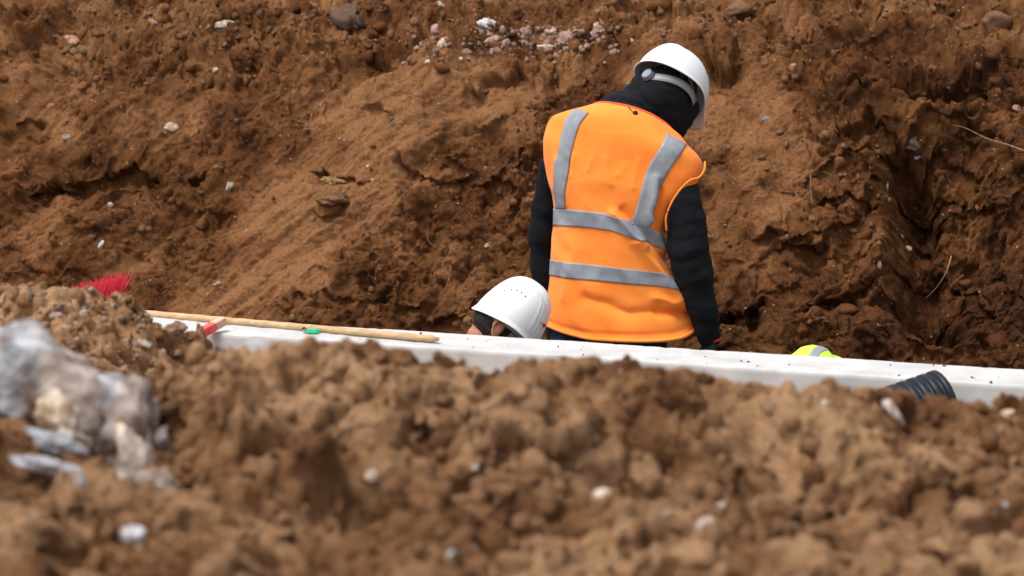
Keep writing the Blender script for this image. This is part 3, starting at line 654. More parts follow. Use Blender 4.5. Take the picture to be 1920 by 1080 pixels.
# ------------------------------------------------------------------ tubes
def tube(name, pts, rad, matl, parent=None, n=10, closed=False, caps=True):
    pts = [Vector(p) for p in pts]; bm = bmesh.new(); rings = []
    ref = Vector((0, 0, 1))
    for i, p in enumerate(pts):
        t = (pts[min(i+1, len(pts)-1)]-pts[max(i-1, 0)]).normalized()
        a = t.cross(ref if abs(t.dot(ref)) < .95 else Vector((1, 0, 0))).normalized(); b = t.cross(a)
        r = rad[i] if hasattr(rad, '__len__') else rad
        rings.append([bm.verts.new(p+(a*math.cos(2*math.pi*k/n)+b*math.sin(2*math.pi*k/n))*r) for k in range(n)])
    for i in range(len(rings)-1):
        for k in range(n): bm.faces.new((rings[i][k], rings[i][(k+1) % n], rings[i+1][(k+1) % n], rings[i+1][k]))
    if caps: bm.faces.new(rings[0][::-1]); bm.faces.new(rings[-1])
    bmesh.ops.recalc_face_normals(bm, faces=bm.faces)
    me = bpy.data.meshes.new(name); bm.to_mesh(me); bm.free(); return link(name, me, matl, parent)
def spline(pts, n):
    pts = [np.array(p, float) for p in pts]; P = [2*pts[0]-pts[1]]+pts+[2*pts[-1]-pts[-2]]; out = []
    for i in range(1, len(P)-2):
        for k in range(n):
            t = k/n; out.append(.5*((2*P[i])+(-P[i-1]+P[i+1])*t+(2*P[i-1]-5*P[i]+4*P[i+1]-P[i+2])*t*t+(-P[i-1]+3*P[i]-3*P[i+1]+P[i+2])*t**3))
    out.append(pts[-1]); return out
def root(px, r0, label, mt, out=.012):
    P = [bankat(u, v)+Vector((0, -out, .004)) for u, v in px]
    for i in range(1, len(P)): P[i].y = .5*P[i].y+.5*P[i-1].y
    pts = spline([p[:] for p in P], 6); n = len(pts)
    o = tube('root', pts, [r0*(1-.75*i/n) for i in range(n)], mt, None, 6); recentre(o); tag(o, label, 'root', 'roots hanging out of the far bank')
root([(1925, 288), (1880, 268), (1840, 252), (1800, 240), (1780, 234)], .0045, 'thick brown root lying across the right edge of the bank', M['root'], .03)
root([(1780, 480), (1772, 510), (1752, 535), (1730, 558)], .0026, 'pale curved root above the dark hole in the bank', M['rootp'], .03)
root([(1805, 515), (1785, 535), (1770, 555)], .0018, 'thin brown root right of the pale curved root', M['root'], .03)
root([(1518, 330), (1520, 365), (1528, 398)], .002, 'thin pale rootlet hanging halfway between the worker and the gouge', M['rootp'], .02)
root([(800, 435), (804, 455), (815, 466)], .0022, 'short dark rootlet hanging left of the standing worker', M['root'], .02)
root([(1560, 330), (1540, 320), (1528, 330)], .0016, 'short brown rootlet above the thin pale rootlet', M['root'], .02)

# ------------------------------------------------------------------ broom on the wall
hr = at(822, 630, 1); 
s_r = on_z(820, 636, .013)                       # right end rests on the wall top
dirq = (s_r-A).dot(e2)
pl = at(288, 581, 1); 
sl_ = None
for Yt in np.linspace(9.0, 10.5, 301):            # handle runs along the wall's far edge
    p = at(288, 580, Yt)
    if (p-A).dot(e2) > -.05: sl_ = p; break
d = (sl_-s_r).normalized(); head_c = sl_+d*.34+Vector((0, 0, -.022))
br = empty('broom', head_c, 'wooden handled broom with red bristles lying along the concrete wall, bristles up', 'broom')
n_ = 60; pts = [s_r.lerp(head_c, i/n_) for i in range(n_+1)]
rr = [.0118+.0006*math.sin(i*1.7) for i in range(n_+1)]; rr[0] = .006
pts[0] = s_r-d*.004
tube('handle', pts, rr, M['wood'], br, 16)
hd = Vector((.86, .45, .09)).normalized(); hn = Vector((0, 0, 1)); hs_ = hd.cross(hn).normalized()
bm = bmesh.new(); bmesh.ops.create_cube(bm, size=1)
bmesh.ops.transform(bm, matrix=Matrix(((hd.x*.36, hs_.x*.06, 0, 0), (hd.y*.36, hs_.y*.06, 0, 0), (hd.z*.36, hs_.z*.06, .028, 0), (0, 0, 0, 1))), verts=bm.verts)
bmesh.ops.bevel(bm, geom=bm.edges[:], offset=.006, segments=2, affect='EDGES')
for v_ in bm.verts: v_.co += head_c+Vector((0, 0, -.022))
me = bpy.data.meshes.new('head'); bm.to_mesh(me); bm.free(); link('head', me, M['wood'], br, False)
V, F = [], []
rg = np.random.RandomState(12)
for i in range(800):
    a = rg.uniform(-.175, .175); b_ = rg.uniform(-.026, .026); base = head_c+hd*a+hs_*b_+Vector((0, 0, -.010))
    ln = .066+.012*rg.rand()+.02*max(0, a/.145); tip = base+Vector((rg.normal(0, .010)+a*.2, rg.normal(0, .010)+b_*.4, ln*rg.uniform(.82, 1.08)))
    sx = Vector((.0009, 0, 0)); sy = Vector((0, .0009, 0)); k = len(V)
    V += [base-sx, base+sx, base+sy, tip-sx*.6, tip+sx*.6, tip+sy*.6]
    F += [(k, k+1, k+4, k+3), (k+1, k+2, k+5, k+4), (k+2, k, k+3, k+5)]
me = np_mesh('bristles', [v[:] for v in V], F); link('bristles', me, M['bristle'], br, False)

# red-ended wooden peg on the wall
pg = on_z(398, 613, .02); o_ = empty('wooden_peg', pg, 'short wooden peg with red painted end lying on the wall beside the broom handle', 'peg')
def boxm(name, c, ax, ay, az, sx, sy, sz, matl, parent, bev=.002):
    bm = bmesh.new(); bmesh.ops.create_cube(bm, size=1)
    for v_ in bm.verts: v_.co = Vector(c)+ax*(v_.co.x*sx)+ay*(v_.co.y*sy)+az*(v_.co.z*sz)
    if bev: bmesh.ops.bevel(bm, geom=bm.edges[:], offset=bev, segments=2, affect='EDGES')
    bmesh.ops.recalc_face_normals(bm, faces=bm.faces)
    me = bpy.data.meshes.new(name); bm.to_mesh(me); bm.free(); return link(name, me, matl, parent, False)
ax = Vector((.62, .62, .28)).normalized(); ay = Vector((-.7, .7, 0)).normalized(); az = ax.cross(ay)
if az.z < 0: az = -az
boxm('peg_body', pg+ax*.028, ax, ay, az, .045, .032, .026, M['rawwood'], o_)
boxm('painted_end', pg-ax*.026, ax, ay, az, .062, .0325, .0265, M['redwood'], o_)
# lighter
lp = on_z(582, 620.5, .009); lo = empty('lighter', lp, 'green plastic lighter lying on the concrete wall below the broom handle', 'lighter')
lx = (e1*.97-e2*.1).normalized(); ly = Vector((-lx.y, lx.x, 0)); lz = Vector((0, 0, 1))
boxm('lighter_body', lp+lx*.010, lx, ly, lz, .042, .022, .013, M['green'], lo, .004)
boxm('metal_cap', lp-lx*.018, lx, ly, lz, .014, .020, .012, M['metal'], lo, .003)
tube('spark_wheel', [lp-lx*.024-ly*.004+lz*.006, lp-lx*.024+ly*.004+lz*.006], .005, M['dark'], lo, 12)

# ------------------------------------------------------------------ corrugated pipe
def build_pipe():
    c0 = at(1770, 750, 7.85); ax = Vector((-.91, -.34, -.235)).normalized(); up = Vector((0, 0, 1)); a = ax.cross(up).normalized(); b = a.cross(ax)
    R0, pitch, n = .079, .033, 64; prof = []
    x = 0
    while x < .9:
        for dx, r in ((0, R0), (.001, R0+.006), (.004, R0+.0105), (.018, R0+.0105), (.021, R0+.006), (.023, R0)): prof.append((x+dx, r))
        x += pitch
    prof = [(0, R0-.012), (0, R0)]+prof; prof += [(x, R0-.012)]; prof += [(xx, R0-.012) for xx in np.linspace(x, 0, 6)[1:-1]]
    t = empty('corrugated_pipe', c0, 'black corrugated drainage pipe poking out of the mound in front of the wall', 'pipe')
    V = []
    for x_, r in prof:
        for k in range(n): V.append(c0+ax*x_+(a*math.cos(2*math.pi*k/n)+b*math.sin(2*math.pi*k/n))*r)
    me = np_mesh('pipe', [v[:] for v in V], np.vstack([grid_faces(len(prof), n, True)]))
    bm = bmesh.new(); bm.from_mesh(me); bmesh.ops.remove_doubles(bm, verts=bm.verts, dist=1e-5); bmesh.ops.recalc_face_normals(bm, faces=bm.faces); bm.to_mesh(me); bm.free()
    o = link('pipe_wall', me, M['pipe'], t)
build_pipe()

# ------------------------------------------------------------------ people: blob bodies
def blob(name, chains, matl, parent, voxel=.008, smooth=4, ell=(), wr=0, wrs=8, seed=0):
    bm = bmesh.new()
    for ch in chains:
        for (p0, r0), (p1, r1) in zip(ch[:-1], ch[1:]):
            p0 = Vector(p0); p1 = Vector(p1); n = max(2, int((p1-p0).length/(min(r0, r1)*.5)))
            for i in range(n+1):
                t = i/n; bmesh.ops.create_icosphere(bm, subdivisions=2, radius=r0*(1-t)+r1*t, matrix=Matrix.Translation(p0.lerp(p1, t)))
    for c, X, Y, Z in ell:
        mx = Matrix(((X.x, Y.x, Z.x, c[0]), (X.y, Y.y, Z.y, c[1]), (X.z, Y.z, Z.z, c[2]), (0, 0, 0, 1)))
        bmesh.ops.create_icosphere(bm, subdivisions=4, radius=1, matrix=mx)
    me = bpy.data.meshes.new(name+'_tmp'); bm.to_mesh(me); bm.free()
    o = bpy.data.objects.new(name+'_tmp', me); C.objects.link(o)
    md = o.modifiers.new('r', 'REMESH'); md.mode = 'VOXEL'; md.voxel_size = voxel
    if smooth: sm = o.modifiers.new('s', 'SMOOTH'); sm.iterations = smooth; sm.factor = .6
    dg = bpy.context.evaluated_depsgraph_get(); me2 = bpy.data.meshes.new_from_object(o.evaluated_get(dg))
    bpy.data.objects.remove(o); bpy.data.meshes.remove(me); me2.name = name
    if wr:
        n = len(me2.vertices); a = np.empty(n*3); me2.vertices.foreach_get('co', a); a = a.reshape(-1, 3)
        nr = np.empty(n*3); me2.vertices.foreach_get('normal', nr); nr = nr.reshape(-1, 3)
        st = a*np.array([1, 1, 1.9]); f = wr*(vn3(st, wrs, seed)+.5*vn3(st, wrs*2.2, seed+4))
        me2.vertices.foreach_set('co', (a+nr*f[:, None]).ravel()); me2.update()
    me2.materials.clear()
    return link(name, me2, matl, parent)
def hand_chains(wr, d, side, nrm, curl=.5, s=1.):
    """palm and five separate fingers; d: direction down the hand, side: towards the thumb, nrm: palm normal"""
    d, side, nrm = d.normalized(), side.normalized(), nrm.normalized(); ch = []
    for k in (-.026, -.009, .009, .026): ch.append([(wr+side*k*.7*s, .016*s), (wr+d*.085*s+side*k*s, .0125*s)])
    for k, ln, cc in ((-.029, .062, 1.2), (-.010, .078, 1.), (.010, .084, .9), (.029, .075, .8)):
        p = wr+d*.088*s+side*k*s; dirn = d.copy(); c = [(p, .0100*s)]
        for j, f in enumerate((.45, .31, .24)):
            dirn = (Matrix.Rotation(curl*cc*(.5+.35*j), 3, side)@dirn) if True else dirn
            if dirn.dot(nrm) < 0 and j == 0: dirn = (dirn-2*dirn.dot(nrm)*nrm).normalized()
            p = p+dirn*ln*f*s; c.append((p, (.0094-.0007*j)*s))
        ch.append(c)
    t0 = wr+d*.02*s+side*.028*s; t1 = t0+(d*.7+side*.75+nrm*.25).normalized()*.04*s; t2 = t1+(d*.95+side*.2+nrm*.2).normalized()*.032*s; t3 = t2+(d*1.+nrm*.3).normalized()*.024*s
    ch.append([(t0, .015*s), (t1, .0115*s), (t2, .0105*s), (t3, .009*s)])
    return ch
def frame_of(F, U):
    F = F.normalized(); U = (U-F*U.dot(F)).normalized(); return F, U, F.cross(U)

def head_ell(Cn, F, U, Rt, s=1.):
    e = [(Cn+U*.012*s-F*.008*s, Rt*.076*s, F*.096*s, U*.108*s), (Cn-U*.055*s+F*.035*s, Rt*.056*s, F*.058*s, U*.062*s)]
    return e
def face_chains(Cn, F, U, Rt, s=1., eo=.078, ek=1.):
    ch = [[(Cn+F*.086*s+U*.012*s, .010*s), (Cn+F*.112*s-U*.028*s, .013*s)], [(Cn+F*.098*s-U*.03*s+Rt*.01*s, .009*s), (Cn+F*.098*s-U*.03*s-Rt*.01*s, .009*s)],
          [(Cn+F*.086*s+U*.026*s-Rt*.045*s, .011*s), (Cn+F*.092*s+U*.028*s, .010*s), (Cn+F*.086*s+U*.026*s+Rt*.045*s, .011*s)],
          [(Cn+F*.090*s-U*.056*s-Rt*.02*s, .009*s), (Cn+F*.094*s-U*.056*s+Rt*.02*s, .009*s)], [(Cn+F*.080*s-U*.09*s, .022*s), (Cn+F*.07*s-U*.085*s, .02*s)]]
    for sg in (-1, 1):
        ear = [Cn+Rt*sg*eo*s+F*x*s+U*z*s-F*.004*s for x, z in ((.008, .022), (-.008, .031), (-.022, .024), (-.025, .006), (-.016, -.012), (-.004, -.026), (.006, -.022))]
        ear = [e+Rt*sg*k*s*ek-U*(.012 if ek == .8 else 0)*s for e, k in zip(ear, (.0, .008, .013, .013, .009, .004, 0))]
        ch.append([(e, (.0058, .0062, .0065, .0065, .006, .0075, .006)[i]*s) for i, e in enumerate(ear)])
    return ch

def helmet(parent, Cn, F, U, s=1., vx=.01, vy=.064, vsp=.021, a=.128, b=.108, h=.150, vents=True, harness=True, logo=None, nape=.030, band=(.100, .086, 0.)):
    F, U, Rt = frame_of(F, U); nph, nt_ = 128, 60
    ph = np.linspace(0, 2*np.pi, nph, endpoint=False); V = []
    for i in range(nt_+1):
        t = i/nt_; ang = t*np.pi/2
        g = np.cos(ang)**.80 if i < nt_ else 0.0; zz = np.sin(ang)**1.02
        cf, sf = np.cos(ph), np.sin(ph)
        aw = np.abs(((ph+np.pi) % (2*np.pi))-np.pi)                       # 0 front .. pi back
        x = a*cf*g*(1+.04*(cf < 0)); y = b*sf*g
        rim = -.012*np.exp(-(aw/.7)**2)-nape*np.exp(-((np.pi-aw)/.75)**2)+.012*np.exp(-((aw-1.45)/.55)**2)
        z = h*zz+rim*(1-t)**2.2
        e = max(0, 1-t/.07); lip = .007*e**1.5
        pk = np.exp(-(aw/.52)**4)*e**1.2
        x = x+cf*lip+cf*.040*pk; y = y+sf*lip+sf*.012*pk; z = z-.010*pk
        # crown ridge and side creases of the shell
        z = z+.0065*np.exp(-(y/.026)**4)*ss(.25, .6, t)
        gr = .0035*np.exp(-((np.abs(y)-.040)/.006)**2)*ss(.3, .5, t)*(1-ss(.9, 1., t)); z = z-gr
        for cc in (.62, .80, .98):                                         # vertical flutes beside the brow
            z = z+0*z; dd_ = .0022*np.exp(-((aw-cc)/.05)**2)*ss(.08, .2, t)*(1-ss(.55, .75, t)); x = x+cf*dd_; y = y+sf*dd_
        V.append(np.stack([x, y, z], 1))
    V = np.array(V)*s
    W = np.array(Cn)+V[..., 0:1]*np.array(F)+V[..., 1:2]*np.array(Rt)+V[..., 2:3]*np.array(U)
    me = np_mesh('helmet', W.reshape(-1, 3), grid_faces(nt_+1, nph, True))
    bm = bmesh.new(); bm.from_mesh(me); bmesh.ops.remove_doubles(bm, verts=bm.verts, dist=1e-5); bmesh.ops.recalc_face_normals(bm, faces=bm.faces)
    if sum(f.normal.dot(f.calc_center_median()-Vector(Cn)) for f in bm.faces) < 0: bmesh.ops.reverse_faces(bm, faces=bm.faces)
    bm.to_mesh(me); bm.free()
    o = link('helmet', me, M['helmet'], parent); sm = o.modifiers.new('solid', 'SOLIDIFY'); sm.thickness = .0032; sm.offset = -1
    def kid(ob): 
        ob.parent = o; ob.matrix_parent_inverse = Matrix.Identity(4); mw = Matrix.Translation(-Vector((0, 0, 0))); return ob
    def sp_(x, y, z): return Vector(Cn)+F*x*s+Rt*y*s+U*z*s
    def addk(name, me_, mt, smooth=True):
        k = bpy.data.objects.new(name, me_); C.objects.link(k); me_.materials.append(mt)
        if smooth: me_.polygons.foreach_set('use_smooth', [True]*len(me_.polygons))
        k.parent = o; k.matrix_parent_inverse = Matrix.Translation(parent.location).inverted(); 
        k.matrix_parent_inverse = Matrix.Identity(4); return k
    if harness:
        n = 96; V = []; 
        for i in range(n):
            p = 2*math.pi*i/n; back = math.exp(-((math.pi-p)/1.1)**2); fr = math.cos(p)
            for dz, dr in ((-.016, 0), (.012, 0), (.012, .0025), (-.016, .0025)):
                V.append(sp_((band[0]+dr)*math.cos(p), (band[1]+dr)*math.sin(p), dz+band[2]+.004-.018*back+.012*abs(math.sin(p))**3))
        i = np.arange(n)[:, None]; j = np.arange(4)[None]; f = np.stack([i*4+j, i*4+(j+1) % 4, ((i+1) % n)*4+(j+1) % 4, ((i+1) % n)*4+j], -1).reshape(-1, 4)
        me_ = np_mesh('headband', [v[:] for v in V], f); addk('headband', me_, M['harness'], False)
        # adjuster knob and its plate at the nape
        for nm, r, t0, t1, mt in (('knob_plate', .024, band[0]+.003, band[0]+.008, M['harness_d']), ('adjuster_knob', .019, band[0]+.006, band[0]+.020, M['knob'])):
            bm = bmesh.new(); rings = []
            for x_, rr_ in ((t0, r), (t1-.002, r), (t1, r*.86)): rings.append([bm.verts.new(sp_(-x_, rr_*math.cos(2*math.pi*k/32), band[2]-.014+rr_*math.sin(2*math.pi*k/32))) for k in range(32)])
            for q in range(2):
                for k in range(32): bm.faces.new((rings[q][k], rings[q][(k+1) % 32], rings[q+1][(k+1) % 32], rings[q+1][k]))
            bm.faces.new(rings[0][::-1]); bm.faces.new(rings[2]); bmesh.ops.recalc_face_normals(bm, faces=bm.faces)
            me_ = bpy.data.meshes.new(nm); bm.to_mesh(me_); bm.free(); addk(nm, me_, mt, False)
        # dark cradle straps inside
        bm = bmesh.new()
        for aa in (.4, 1.2, 2.0, 2.8):
            prev = None
            for i in range(17):
                t = -1+2*i/16; r_ = .098*math.sin(t*math.pi/2); z_ = .012+.105*math.cos(t*math.pi/2)
                c = sp_(r_*math.cos(aa), r_*.86*math.sin(aa), z_); sd_ = (F*-math.sin(aa)+Rt*math.cos(aa))*.009
                cur = (bm.verts.new(c-sd_), bm.verts.new(c+sd_))
                if prev: bm.faces.new((prev[0], prev[1], cur[1], cur[0]))
                prev = cur
        me_ = bpy.data.meshes.new('cradle_straps'); bm.to_mesh(me_); bm.free(); k = addk('cradle_straps', me_, M['harness_d'], False)
        q = k.modifiers.new('solid', 'SOLIDIFY'); q.thickness = .0015
    def surf(x, y):           # height of shell above rim plane at local x,y
        rr_ = math.sqrt((x/a)**2+(y/b)**2); g = min(rr_, .999); ang = math.acos(g**(1/.80)); return h*math.sin(ang)**1.02
    if vents:
        for sgn in (-1, 1):
            for i in range(5):
                x_ = vx+vsp*(2-i); y_ = sgn*(vy+.0045*(2-i)*(vx < 0)); z_ = surf(x_, y_); c = sp_(x_, y_, z_)
                nn = (F*(x_/a**2)+Rt*(y_/b**2)+U*(z_/h**2)).normalized()
                q = nn.to_track_quat('Z', 'Y').to_matrix().to_4x4(); bm = bmesh.new()
                bmesh.ops.create_cone(bm, cap_ends=True, segments=14, radius1=.0026, radius2=.0026, depth=.004, matrix=Matrix.Translation(c)@q)
                me_ = bpy.data.meshes.new('vent_hole'); bm.to_mesh(me_); bm.free(); addk('vent_hole', me_, M['dark'], False)
    return o, sp_, surf, (F, U, Rt)

def ears(Cn, F, U, Rt, off, s=1.):
    out = []
    for sg in (-1, 1): out.append((Cn+Rt*sg*off*s-F*.008*s, Rt*.008*s, (F*.86-U*.3)*.019*s, (U*.95+F*.2)*.031*s))
    return out
def fix_children(root):       # grandchildren were built in world coordinates like their parents
    for ch in list(bpy.data.objects):
        if ch.parent == root:
            ch.matrix_parent_inverse = Matrix.Translation(root.location).inverted()

# ---- worker 1: standing, seen from behind
FLOOR = -1.0
def grow(p, x=0, y=0, z=0): return p+Vector((x, y, z))
w1 = empty('person', (at(1150, 660, 9.6).x, 9.6, FLOOR), 'standing worker seen from behind in orange vest, black sleeves and white helmet, head bowed', 'person')
H1 = at(1248, 178, 9.66); F1, U1, R1 = frame_of(Vector((.56, .44, -.69)), Vector((.46, .60, .65)))
nb = at(1180, 232, 9.63); LS = at(1050, 268, 9.72); RS = at(1278, 335, 9.53); PV = at(1140, 655, 9.62); CH = at(1160, 340, 9.63)
LE = at(1018, 450, 9.78); LW = at(1042, 660, 9.80); RE = at(1293, 490, 9.50); RW = at(1331, 636, 9.52)
LH = grow(PV, -.095, .02, -.05); RH = grow(PV, .095, -.02, -.05); LK = Vector((LH.x-.02, LH.y+.04, -.53)); RK = Vector((RH.x+.02, RH.y+.02, -.53))
LA = Vector((LK.x, LK.y-.03, -.92)); RA = Vector((RK.x+.01, RK.y-.03, -.92))
hd_ = [(H1-U1*.02-F1*.02, .062), (nb, .06)]
body = [[(H1-U1*.05-F1*.01, .05), (nb, .038)], [(nb, .035), (CH, .085), (grow(CH, 0, 0, -.2), .085), (PV, .10)],
        [(LS, .036), (grow(nb, 0, .02, -.05), .04)], [(RS, .036), (grow(nb, 0, .02, -.05), .04)], [(LS, .034), (at(1021, 400, 9.77), .028), (at(1017, 450, 9.78), .024), (at(1033, 560, 9.80), .022), (LW, .022)], [(RS, .036), (at(1284, 410, 9.50), .032), (RE, .03), (RW, .024)],
        [(grow(PV, -.05), .10), (LH, .085), (LK, .055), (LA, .040)], [(grow(PV, .05), .10), (RH, .085), (RK, .055), (RA, .040)],
        [(LA, .04), (grow(LA, -.0, -.02, -.04), .035), (grow(LA, -.02, .14, -.05), .028)], [(RA, .04), (grow(RA, 0, -.02, -.04), .035), (grow(RA, .04, .14, -.05), .028)]]
body += hand_chains(RW+Vector((0, 0, -.01)), Vector((.03, .1, -1)), Vector((-.3, 1, 0)), Vector((-1, -.3, 0)))
body += hand_chains(LW+Vector((0, 0, -.01)), Vector((.1, .2, -1)), Vector((.3, 1, 0)), Vector((1, -.3, 0)))
body += face_chains(H1, F1, U1, R1, .9, .066, .2)
blob('body', body, M['skin'], w1, .007, 3, head_ell(H1, F1, U1, R1, .9))
# gloves
for wv_, dd_, sd_, nn_, lbl in ((RW, Vector((.03, .1, -1)), Vector((-.3, 1, 0)), Vector((-1, -.3, 0)), 'r'), (LW, Vector((.1, .2, -1)), Vector((.3, 1, 0)), Vector((1, -.3, 0)), 'l')):
    ch = [[(p, r+.0022) for p, r in c] for c in hand_chains(wv_+Vector((0, 0, -.01)), dd_, sd_, nn_)]
    g = blob('glove', ch+[[(wv_+Vector((0, 0, .012)), .030), (wv_+Vector((0, 0, -.02)), .031)]], M['glove'], w1, .004, 2)
    pts = [wv_+Vector((.033*math.cos(a_), .031*math.sin(a_), -.002+.004*math.cos(a_))) for a_ in np.linspace(0, 2*math.pi, 25)]
    c = tube('cuff', pts, .0062, M['red'], w1, 8, caps=False); 
# trousers and boots
tr = [[(grow(PV, -.10, .02, .03), .105), (grow(PV, .10, -.02, .02), .105)], [(grow(PV, -.09, 0, -.06), .12), (LK+Vector((0, 0, 0)), .085), (LA, .075)], [(grow(PV, .09, 0, -.06), .12), (RK, .085), (RA, .075)],
      [(grow(PV, -.112, .03, .0), .085), (grow(PV, -.118, .02, -.1), .1)]]
blob('trousers', tr, M['navy'], w1, .009, 5, wr=.006, seed=4)
for an, sx in ((LA, -.02), (RA, .04)):
    blob('boot', [[(grow(an, 0, 0, .05), .058), (grow(an, 0, -.01, -.03), .050)], [(grow(an, 0, -.04, -.045), .036), (grow(an, sx, .15, -.045), .036)]], M['boot'], w1, .007, 3)
# black fleece: torso, collar and sleeves
def pxr(v, Y=9.6): return v*Y/FPX
Rsl = [(1268, 322, 30, 9.55), (1279, 365, 36, 9.52), (1283, 410, 40, 9.50), (1290, 465, 42, 9.49), (1302, 520, 38.5, 9.49), (1315, 570, 32, 9.50), (1325, 615, 25, 9.51), (1330, 634, 22, 9.52)]
Lsl = [(1052, 268, 30, 9.70), (1034, 330, 27, 9.75), (1021, 400, 29, 9.77), (1016, 448, 29, 9.78), (1022, 505, 27, 9.79), (1033, 560, 24, 9.80), (1040, 612, 21, 9.80), (1042, 652, 20, 9.80)]
sl_ch = [[(at(u, v, Y), pxr(r)) for u, v, r, Y in Rsl], [(at(u, v, Y), pxr(r)) for u, v, r, Y in Lsl]]
tor = [[(nb, .07), (CH, .12), (grow(CH, 0, 0, -.25), .11), (grow(PV, 0, 0, .06), .12)], [(LS, .05), (grow(nb, 0, .01, -.03), .07), (RS, .05)]]
blob('fleece', sl_ch+tor, M['black'], w1, .008, 4, wr=.0075, wrs=9, seed=9)
# collar ring and balaclava
col = []
for (lu, lv), (ru_, rv_), (nu, nv), Yc, dY, r in [((1118, 212), (1262, 262), (1188, 205), 9.66, .075, .014), ((1128, 200), (1272, 250), (1200, 192), 9.665, .07, .015), ((1140, 192), (1276, 240), (1207, 183), 9.67, .064, .013)]:
    c = (at(lu, lv, Yc)+at(ru_, rv_, Yc))/2; a_ = (at(ru_, rv_, Yc)-at(lu, lv, Yc))/2; nn_ = at(nu, nv, Yc-dY)-c
    col.append([(c+a_*math.cos(t)+nn_*math.sin(t), r) for t in np.linspace(0, 2*math.pi, 29)])
blob('collar', col, M['collar'], w1, .006, 4, wr=.002, wrs=16, seed=3)
bal = [[(at(1186, 205, 9.68), pxr(40)), (at(1222, 170, 9.67), pxr(44))], [(at(1262, 236, 9.67), pxr(30)), (at(1282, 205, 9.68), pxr(30))], [(at(1192, 232, 9.66), pxr(46)), (at(1222, 202, 9.66), pxr(50)), (at(1248, 180, 9.67), pxr(46))], [(at(1250, 222, 9.67), pxr(28)), (at(1266, 205, 9.68), pxr(40))]]
blob('balaclava', bal, M['black'], w1, .006, 5, [(H1+U1*.0-F1*.006, R1*.082, F1*.100, U1*.105), (H1-U1*.052+F1*.03, R1*.068, F1*.068, U1*.068)], wr=.0035, wrs=14, seed=21)
hm, *_ = helmet(w1, H1+U1*.030+F1*.006, F1, U1, 1.0, a=.142, b=.116, h=.147, nape=.004, band=(.106, .089, -.020))
fix_children(w1)

# ---- vest of worker 1: lofted shell
VR = [ # L, R, near mid, centre Y, depth half, yaw(L further)
 ((1106, 209), (1260, 254), (1186, 203), .060), ((1085, 209), (1276, 263), (1183, 214), .085), ((1063, 211), (1288, 276), (1180, 230), .105),
 ((1037, 221), (1307, 292), (1176, 260), .125), ((1024, 252), (1316, 312), (1172, 300), .135), ((1023, 288), (1306, 338), (1166, 340), .140),
 ((1027, 326), (1270, 372), (1155, 380), .140), ((1037, 372), (1248, 408), (1146, 420), .138), ((1040, 415), (1246, 440), (1144, 455), .134), ((1034, 470), (1256, 482), (1148, 500), .132),
 ((1032, 525), (1273, 532), (1155, 553), .138), ((1025, 572), (1288, 578), (1160, 604), .148), ((1023, 598), (1301, 612), (1163, 642), .155)]
def vest_rings(nt_, nth):
    K = len(VR); ctr, av, nv_ = [], [], []
    for i, (l, r, n, dd) in enumerate(VR):
        yaw = .055 if i > 2 else .03
        Lp = at(*l, 9.61+yaw); Rp = at(*r, 9.61-yaw); c = (Lp+Rp)/2; nn_ = at(n[0], n[1], 9.61-dd)-c
        ctr.append(c[:]); av.append(((Rp-Lp)/2)[:]); nv_.append(nn_[:])
    def rs(X): return np.array(spline(X, nt_))
    return rs(ctr), rs(av), rs(nv_)
Vc, Va, Vn = vest_rings(14, 0); NT = len(Vc)
TH = np.linspace(0, 2*np.pi, 361)[:-1]
def vest_pt(th, tt, off=0.):
    """th: 0 right silhouette .. pi left silhouette along the camera side; tt: row (float)"""
    tt = np.clip(tt, 0, NT-1.001); i = tt.astype(int); f = (tt-i)[..., None]
    c = Vc[i]*(1-f)+Vc[i+1]*f; a = Va[i]*(1-f)+Va[i+1]*f; n = Vn[i]*(1-f)+Vn[i+1]*f
    co, si = np.cos(th), np.sin(th); e = .80
    x = np.sign(co)*np.abs(co)**e; y = np.sign(si)*np.abs(si)**.92
    back = (si < 0)                                       # front of the chest, away from the camera
    n2 = n.copy(); n2[..., 2] = np.where(back, n[..., 2]*.15, n[..., 2])
    P = c+a*x[..., None]+n2*y[..., None]
    P[..., 2] -= .040*np.clip(-si, 0, 1)**.6*ss(NT-50, NT-1, tt)      # the front of the vest hangs lower
    return P
